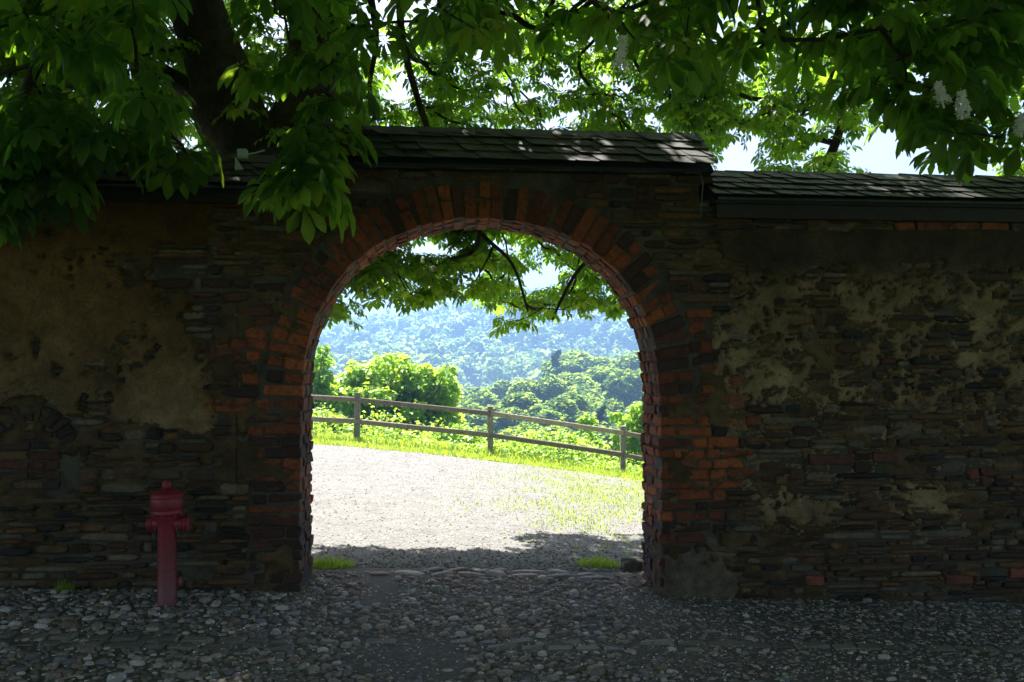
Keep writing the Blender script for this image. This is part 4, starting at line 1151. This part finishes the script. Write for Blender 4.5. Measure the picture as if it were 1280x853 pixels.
# fallen petals on the courtyard
n = 4200; x = nr.uniform(-4.5, 6, n); y = nr.uniform(-3.0, 0.4, n)
keep = ~((y > -0.06) & ((x < XL) | (x > XR))) & (nr.random(n) < np.where((x > -0.9) & (x < 1.4) & (y > -1.2), 0.25, 1.0)); x, y = x[keep], y[keep]; n = len(x)
tv = np.array([(-1, -0.6, 0), (1, -0.7, 0.2), (0.9, 0.7, 0.5), (-0.8, 0.8, 0.1)]); tf = np.array([(0, 1, 2), (0, 2, 3)])
V, Tt, C = scatter(tv, tf, np.stack([x, y, zc(x, y) + nr.uniform(0.012, 0.035, n)], 1), rotmats(n, nr.uniform(0, 6.3, n), nr.normal(0, 0.3, n), nr.normal(0, 0.3, n)), nr.uniform(0.003, 0.0078, n), np.array([0.85, 0.8, 0.74]) * nr.uniform(0.8, 1.1, (n, 1)))
tag(put('fallen_petals', trimesh('fallen_petals', V, Tt, np.clip(C, 0, 1), M['petal'])), 'tiny white chestnut petals scattered over the cobbles', 'petals', None, 'stuff')

# ================================================================== outside: gravel, grass, plants
n = 26000; x = nr.uniform(-4, 7, n); y = 0.8 + (nr.random(n) ** 1.7) * 11.5
a = 2 * np.pi * np.arange(5) / 5
tv = np.concatenate([np.stack([np.cos(a), np.sin(a) * 0.75, 0 * a - 0.2], 1), [[0.1, 0, 0.55]]]); tf = np.array([(k, (k + 1) % 5, 5) for k in range(5)])
pc = np.array([(0.21, 0.207, 0.204), (0.16, 0.158, 0.155), (0.095, 0.09, 0.086), (0.32, 0.315, 0.31), (0.045, 0.04, 0.036)])[nr.choice(5, n, p=[.4, .3, .1, .15, .05])]
V, Tt, C = scatter(tv, tf, np.stack([x, y, zg(x, y) - 0.002 + 0.02 * (fbm(x * 1.7, y * 1.7, 0, 3, 5) - 0.5)], 1), rotmats(n, nr.uniform(0, 6.3, n), nr.normal(0, 0.2, n), nr.normal(0, 0.2, n)), nr.uniform(0.008, 0.02, n) * np.where(nr.random(n) < 0.03, 1.8, 1), pc)
o = put('loose_gravel', trimesh('loose_gravel', V, Tt, C, M['pebble'])); tag(o, 'pale loose gravel covering the sunlit path beyond the gate', 'gravel', None, 'stuff')

def blades(x, y, h, wd, name, mat, lean=0.5, zoff=-0.02):
    n = len(x); az = nr.uniform(0, 6.3, n)
    tv = np.array([(0, -0.5, 0), (0, 0.5, 0), (0.18, 0.36, 0.55), (0.18, -0.36, 0.55), (0.5, 0, 1.0)]); tf = np.array([(0, 1, 2), (0, 2, 3), (3, 2, 4)])
    V = np.einsum('nij,kj->nki', rotmats(n, az, nr.normal(0, lean * 0.4, n), nr.normal(0, 0.15, n)), tv * np.array([1, 0, 1]))* h[:, None, None]
    sd_ = np.stack([-np.sin(az), np.cos(az), 0 * az], 1)
    V = V + sd_[:, None, :] * (tv[:, 1][None, :] * wd[:, None])[..., None] + np.stack([x, y, zg(x, y) + zoff], 1)[:, None, :]
    Tt = tf[None] + (np.arange(n) * 5)[:, None, None]
    return V.reshape(-1, 3), Tt.reshape(-1, 3), np.repeat(leafcols(n, 0.35, 0.7), 5, 0)
def edge(x): return 11.55 - 0.13 * x
# grass growing through the gravel on the right, and the verge under the fence
n = 60000; x = nr.uniform(0.0, 7.5, n); y = nr.uniform(1.0, 11.5, n)
P = np.stack([x, y, zg(x, y)], 1); px, py, _ = proj(P); nn = fbm(x * 1.2, y * 1.2, 0, 4, 101); n3 = fbm(x * 5, y * 5, 0, 3, 103)
dens = np.exp(-((px - 790) / 150) ** 2 - ((py - 632) / 42) ** 2) * 0.9 + 0.35 * np.exp(-((px - 700) / 60) ** 2 - ((py - 612) / 22) ** 2)
k = nr.random(n) < np.clip(dens, 0, 1) * sstep(0.36, 0.56, nn * 0.6 + n3 * 0.4)
x, y = x[k], y[k]
V, Tt, C = blades(x, y, nr.uniform(0.03, 0.07, len(x)), nr.uniform(0.007, 0.016, len(x)), 'g', 0)
o = put('path_grass', trimesh('path_grass', V, Tt, C, M['grass'])); tag(o, 'thin bright grass growing through the gravel at the right', 'grass', None, 'stuff')
n = 46000; x = nr.uniform(-8, 11, n); y = edge(x) + nr.exponential(0.9, n) - 0.35 + 0.5 * (fbm(x * 1.1, 0 * x, 0, 3, 105) - 0.5)
k = (y < 15.5) & (nr.random(n) < 0.9); x, y = x[k], y[k]
V, Tt, C = blades(x, y, nr.uniform(0.03, 0.12, len(x)) * np.where(y > edge(x) + 0.6, 1.5, 0.8), nr.uniform(0.008, 0.02, len(x)), 'g', 0)
o = put('verge_grass', trimesh('verge_grass', V, Tt, C, M['grass'])); tag(o, 'sunlit green grass verge under the wooden fence', 'grass', None, 'stuff')
# tufts at the feet of the gateway
for nm, cx_, cy_, r, m_, lab in (('grass_tuft', -0.9, 0.85, 0.16, 900, 'green grass tuft at the outer foot of the left gate pier'), ('grass_tuft', 1.5, 1.12, 0.15, 800, 'green grass tuft beside the boulder at the right gate pier'), ('weed_tuft', at(84, 733, -0.05)[0], -0.08, 0.06, 160, 'small green weed at the foot of the wall left of the hydrant')):
    a = nr.uniform(0, 6.3, m_); q = r * np.sqrt(nr.random(m_)); x = cx_ + np.cos(a) * q * 1.4; y = cy_ + np.sin(a) * q
    V, Tt, C = blades(x, y, nr.uniform(0.05, 0.16, m_) * (1 - 0.6 * q / r), nr.uniform(0.004, 0.009, m_), 'g', 0)
    c0 = np.array([cx_, cy_, float(zg(cx_, cy_))])
    o = put(nm, trimesh(nm, V - c0, Tt, C, M['grass'])); o.location = c0; tag(o, lab, 'grass')

# leafy herbs on the bank behind the fence
LEAF4 = np.array([(0, 0, 0), (0.5, 0.34, 0.08), (0.5, 0, 0), (0.5, -0.34, 0.08), (1, 0, -0.14)]); LF4 = np.array([(0, 2, 1), (0, 3, 2), (1, 2, 4), (2, 3, 4)])
n = 34000; x = nr.uniform(-9, 12, n); y = edge(x) + 1.1 + nr.gamma(2.0, 1.1, n)
hh = nr.random(n) * (0.2 + 0.95 * sstep(0.35, 0.7, fbm(x * 0.8, y * 0.8, 0, 3, 107))) * np.clip((y - edge(x) - 0.9) / 1.2, 0.1, 1)
V, Tt, C = scatter(LEAF4, LF4, np.stack([x, y, zg(x, y) + hh], 1), rotmats(n, nr.uniform(0, 6.3, n), nr.normal(0.25, 0.45, n), nr.normal(0, 0.5, n)), nr.uniform(0.06, 0.14, n), leafcols(n, 0.36, 0.68))
o = put('bank_herbs', trimesh('bank_herbs', V, Tt, C, M['herb'])); tag(o, 'low leafy weeds covering the bank just behind the fence', 'weeds', None, 'stuff')

def crown(lobes, n, size, shell=0.55, template=(LEAF4, LF4), cols=(0.34, 0.68), flatup=0.4):
    """leaves scattered through overlapping lobes (centre, radii); uneven outline, gaps between the lobes"""
    C_ = np.array([l[0] for l in lobes], float); Rr = np.array([l[1] for l in lobes], float)
    wgt = Rr[:, 0] * Rr[:, 1] + Rr[:, 0] * Rr[:, 2]; k = nr.choice(len(lobes), n, p=wgt / wgt.sum())
    d = nr.normal(0, 1, (n, 3)); d /= np.linalg.norm(d, axis=1)[:, None]
    r = shell + (1 - shell) * nr.random(n) ** 0.5
    bump_ = 0.8 + 0.4 * fbm(d[:, 0] * 2.4 + k * 3.3, d[:, 1] * 2.4, d[:, 2] * 2.4, 3, 113)
    P = C_[k] + d * Rr[k] * (r * bump_)[:, None]
    az = np.arctan2(d[:, 1], d[:, 0]) + nr.normal(0, 0.9, n)
    c = leafcols(n, *cols) * (0.85 + 0.3 * nr.random(len(lobes))[k])[:, None]
    return scatter(template[0], template[1], P, rotmats(n, az, nr.normal(flatup, 0.5, n), nr.normal(0, 0.5, n)), size * nr.uniform(0.7, 1.3, n), np.clip(c, 0, 0.95))
def tree(name, label, cat, base, lobes, n, size, mat, trunk_r, group=None, limbs=True, cols=(0.34, 0.68), shell=0.55):
    root = empty(name, tuple(base), label, cat, group)
    V, Tt, C = crown(lobes, n, size, shell, cols=cols)
    o = put('crown', trimesh('crown', V - np.array(base), Tt, C, M[mat]), root); o['kind'] = 'stuff'
    g = Geo(); top = np.mean([l[0] for l in lobes], 0); base = np.array(base)
    m1 = base * 0.5 + top * 0.5 + nr.normal(0, 0.1, 3); g.tube([base - (0, 0, 0.2), m1, top], [trunk_r, trunk_r * 0.75, trunk_r * 0.3], 8, (0.09, 0.07, 0.055))
    for (c, r) in lobes:
        c = np.array(c, float); s_ = base + (top - base) * 0.45; mm = (s_ + c) / 2 + nr.normal(0, 0.08, 3) * np.linalg.norm(c - s_) * 0.5
        g.tube([s_, mm, c], [trunk_r * 0.4, trunk_r * 0.3, trunk_r * 0.12], 5, (0.09, 0.07, 0.055))
    g.build('trunk', M['bark'], root, True)
    return root
def pxlobes(spec, y, dy=0.8):
    """spec: (px, py, radius in px); becomes ellipsoids near the plane world-y = y"""
    out = []
    for (px, py, r) in spec:
        yy = y + rnd.uniform(-dy, dy); p = at(px, py, yy); d = proj(p)[2]; m_ = r * d / F
        out.append((p, (m_, m_ * 0.95, m_ * 0.85)))
    return out
# the bright tree behind the fence on the left
lb = pxlobes([(485, 462, 24), (450, 485, 34), (515, 485, 36), (470, 520, 40), (535, 515, 38), (505, 530, 38), (430, 510, 34), (550, 490, 24), (497, 452, 14), (557, 530, 22), (525, 470, 20), (440, 540, 30), (400, 500, 24), (465, 470, 22)], 18.5, 1.1)
y = 18.5; bx = at(490, 560, y)[0]
lb += pxlobes([(min(560, max(420, rnd.gauss(490, 45))), max(458, rnd.gauss(492, 22)), rnd.uniform(6, 14)) for _ in range(34)], 18.0, 1.6)
tree('maple_tree', 'bright green bushy maple behind the left part of the fence', 'tree', (bx, y, float(zg(bx, y))), lb, 15000, 0.17, 'maple', 0.11, shell=0.5, cols=(0.36, 0.7))
lb = pxlobes([(402, 450, 12), (400, 472, 16), (396, 495, 20), (407, 488, 12), (370, 480, 30), (340, 500, 40), (404, 436, 6)], 17.0, 0.6)
bx = at(385, 560, 17.0)[0]
tree('maple_sapling', 'slender young tree beside the left edge of the archway opening', 'tree', (bx, 17.0, float(zg(bx, 17.0))), lb, 5000, 0.14, 'maple', 0.06, cols=(0.33, 0.62))
for (spec, y, nn_, lab) in (
    ([(735, 528, 11), (730, 550, 15), (745, 565, 17), (722, 575, 14), (740, 585, 16)], 15.6, 2200, 'leafy sapling behind the fence just left of the right post'),
    ([(797, 512, 10), (790, 530, 15), (780, 548, 15), (803, 545, 18), (790, 570, 18), (815, 530, 18), (770, 520, 7)], 15.2, 3000, 'tall leafy sapling at the right jamb behind the fence'),
    ([(706, 548, 8), (702, 560, 10), (708, 575, 10)], 14.8, 900, 'small sapling between the middle and right fence posts'),
    ([(664, 545, 7), (655, 560, 12), (640, 560, 9), (672, 565, 11)], 14.9, 1000, 'low shrub just right of the middle fence post'),
    ([(560, 545, 12), (590, 552, 12), (575, 540, 10), (540, 548, 12)], 15.0, 1400, 'low shrub behind the fence left of the middle post'),
    ([(420, 530, 14), (400, 525, 16), (410, 545, 12)], 15.2, 1500, 'low bush behind the fence left of the leftmost post')):
    lb = pxlobes(spec, y, 0.35); bx = float(np.mean([l[0][0] for l in lb])); bz = float(zg(bx, y))
    tree('shrub' if 'shrub' in lab or 'bush' in lab else 'sapling', lab, 'shrub' if 'shrub' in lab or 'bush' in lab else 'sapling', (bx, y, bz), lb, nn_, 0.12, 'maple' if rnd.random() < 0.6 else 'herb', 0.025, 'young plants on the bank', cols=(0.38, 0.72))

# ---- valley trees --------------------------------------------------
QUAD = np.array([(-0.5, -0.5, 0), (0.5, -0.5, 0.1), (0.5, 0.5, 0), (-0.5, 0.5, -0.1)]); QF = np.array([(0, 1, 2), (0, 2, 3)])
def clumpy(n_l, n, size, h, rx, conif=False):
    lobes = []
    for k in range(n_l):
        t = rnd.random()
        if conif: z = h * (0.15 + 0.85 * t); q = rx * (1.05 - t) * 0.75; rr = rx * (1.15 - t) * 0.45
        else: z = h * (0.3 + 0.62 * t) if rx > 0.3 else h * (0.42 + 0.5 * t); q = rx * math.sqrt(max(0.05, 1 - ((t - 0.35) / 0.72) ** 2)) * 0.72; rr = rx * rnd.uniform(0.28, 0.46)
        a = rnd.uniform(0, 6.28); lobes.append(((q * math.cos(a), q * math.sin(a), z), (rr, rr, rr * 0.8)))
    return crown(lobes, n, size, 0.6, (QUAD, QF), (0.32, 0.66), 0.2)
VT = []
for i in range(4):
    V, Tt, C = clumpy(30, 26000, 0.011, 1.0, 0.17); VT.append(trimesh('crown', V, Tt, C, M['forest']))
for i in range(2):
    V, Tt, C = clumpy(30, 12000, 0.012, 1.0, 0.11, True); VT.append(trimesh('crown', V, Tt, C, M['conifer']))
tg = Geo().tube([(0, 0, -0.05), (0.01, 0, 0.35), (0, 0.01, 0.8)], [0.028, 0.02, 0.006], 7, (0.09, 0.075, 0.06)); TRUNK = tg.mesh('trunk', M['bark'])
def valley_tree(px, py, y, kind, sx, label):
    p = at(px, py, y); bz = float(zg(p[0], y)); h = p[2] - bz
    root = empty('conifer_tree' if kind > 3 else 'valley_tree', (p[0], y, bz), label, 'tree', 'trees in the valley')
    for nm, me in (('crown', VT[kind]), ('trunk', TRUNK)):
        o = put(nm, me, root); o.scale = (h * sx, h * sx, h); o.rotation_euler = (0, 0, rnd.uniform(0, 6.28)); 
        if nm == 'crown': o['kind'] = 'stuff'
ORD = ['first', 'second', 'third', 'fourth', 'fifth', 'sixth', 'seventh', 'eighth', 'ninth', 'tenth', 'eleventh', 'twelfth']
for row, (name_, y, tops_) in enumerate((
    ('nearest', 62, [(585, 522), (625, 512), (668, 520), (712, 508), (752, 518), (790, 500), (835, 505)]),
    ('second', 84, [(560, 500), (602, 497), (648, 488), (690, 470), (735, 486), (775, 474), (822, 480)]),
    ('third', 112, [(535, 486), (578, 482), (622, 478), (662, 466), (708, 462), (752, 452), (795, 462), (845, 455)]),
    ('farthest', 150, [(395, 470), (440, 462), (545, 474), (600, 470), (645, 458), (690, 450), (730, 444), (772, 440), (815, 446)]))):
    for k, (px_, py_) in enumerate(tops_):
        kind = rnd.choice((0, 1, 2, 3, 0, 2)) if rnd.random() < 0.88 else 5
        valley_tree(px_ + rnd.uniform(-6, 6), py_ - 13 + rnd.uniform(-4, 4), y + rnd.uniform(-7, 7), kind, rnd.uniform(0.85, 1.2), '%s valley tree from the left in the %s row beyond the fence' % (ORD[k], name_))
# far wooded hillside: one mass
Vs, Ts, Cs, off = [], [], [], 0
FT = []
for i in range(5): FT.append(clumpy(20, 1100, 0.07, 1.0, 0.4))
for i in range(3): FT.append(clumpy(16, 600, 0.06, 1.0, 0.2, True))
cnt = 0
for _ in range(9000):
    y = rnd.uniform(230, 740); x = rnd.uniform(-0.42, 0.5) * (y + 60) + 30
    px, py, d = proj(np.array([x, y, float(zg(x, y)) + 8]))
    if not (330 < px < 870): continue
    if cnt > 800: break
    con = float(fbm(x * 0.012, y * 0.012, 0, 3, 131)) > 0.5
    V, Tt, C = FT[rnd.randrange(5, 8) if con and rnd.random() < 0.75 else rnd.randrange(0, 5)]
    h = rnd.uniform(16, 30); a = rnd.uniform(0, 6.28); ca, sa = math.cos(a), math.sin(a)
    W = V @ np.array([[ca, sa, 0], [-sa, ca, 0], [0, 0, 1]]) * h + np.array([x, y, float(zg(x, y)) - 1])
    Vs.append(W); Ts.append(Tt + off); Cs.append(C * rnd.uniform(0.8, 1.15)); off += len(W); cnt += 1
o = put('far_forest', trimesh('far_forest', np.concatenate(Vs), np.concatenate(Ts), np.concatenate(Cs), M['forest'])); tag(o, 'blue hazy wooded hillside across the valley', 'forest', None, 'stuff')

# ================================================================== haze
hz_ = Geo().box((-1700, -450, -75), (1700, 1750, 100)).mesh('haze', M['deck']); hz_.materials.clear()
m = bpy.data.materials.new('haze air'); m.use_nodes = True; t = m.node_tree
t.nodes.remove(t.nodes['Principled BSDF'])
pv = t.nodes.new('ShaderNodeVolumePrincipled'); pv.inputs['Color'].default_value = (0.26, 0.44, 0.8, 1); pv.inputs['Density'].default_value = 0.0012; pv.inputs['Anisotropy'].default_value = 0.2
t.links.new(pv.outputs[0], t.nodes['Material Output'].inputs['Volume'])
hz_.materials.append(m); o = put('haze', hz_); tag(o, 'thin blue summer haze filling the valley', 'haze', None, 'stuff')
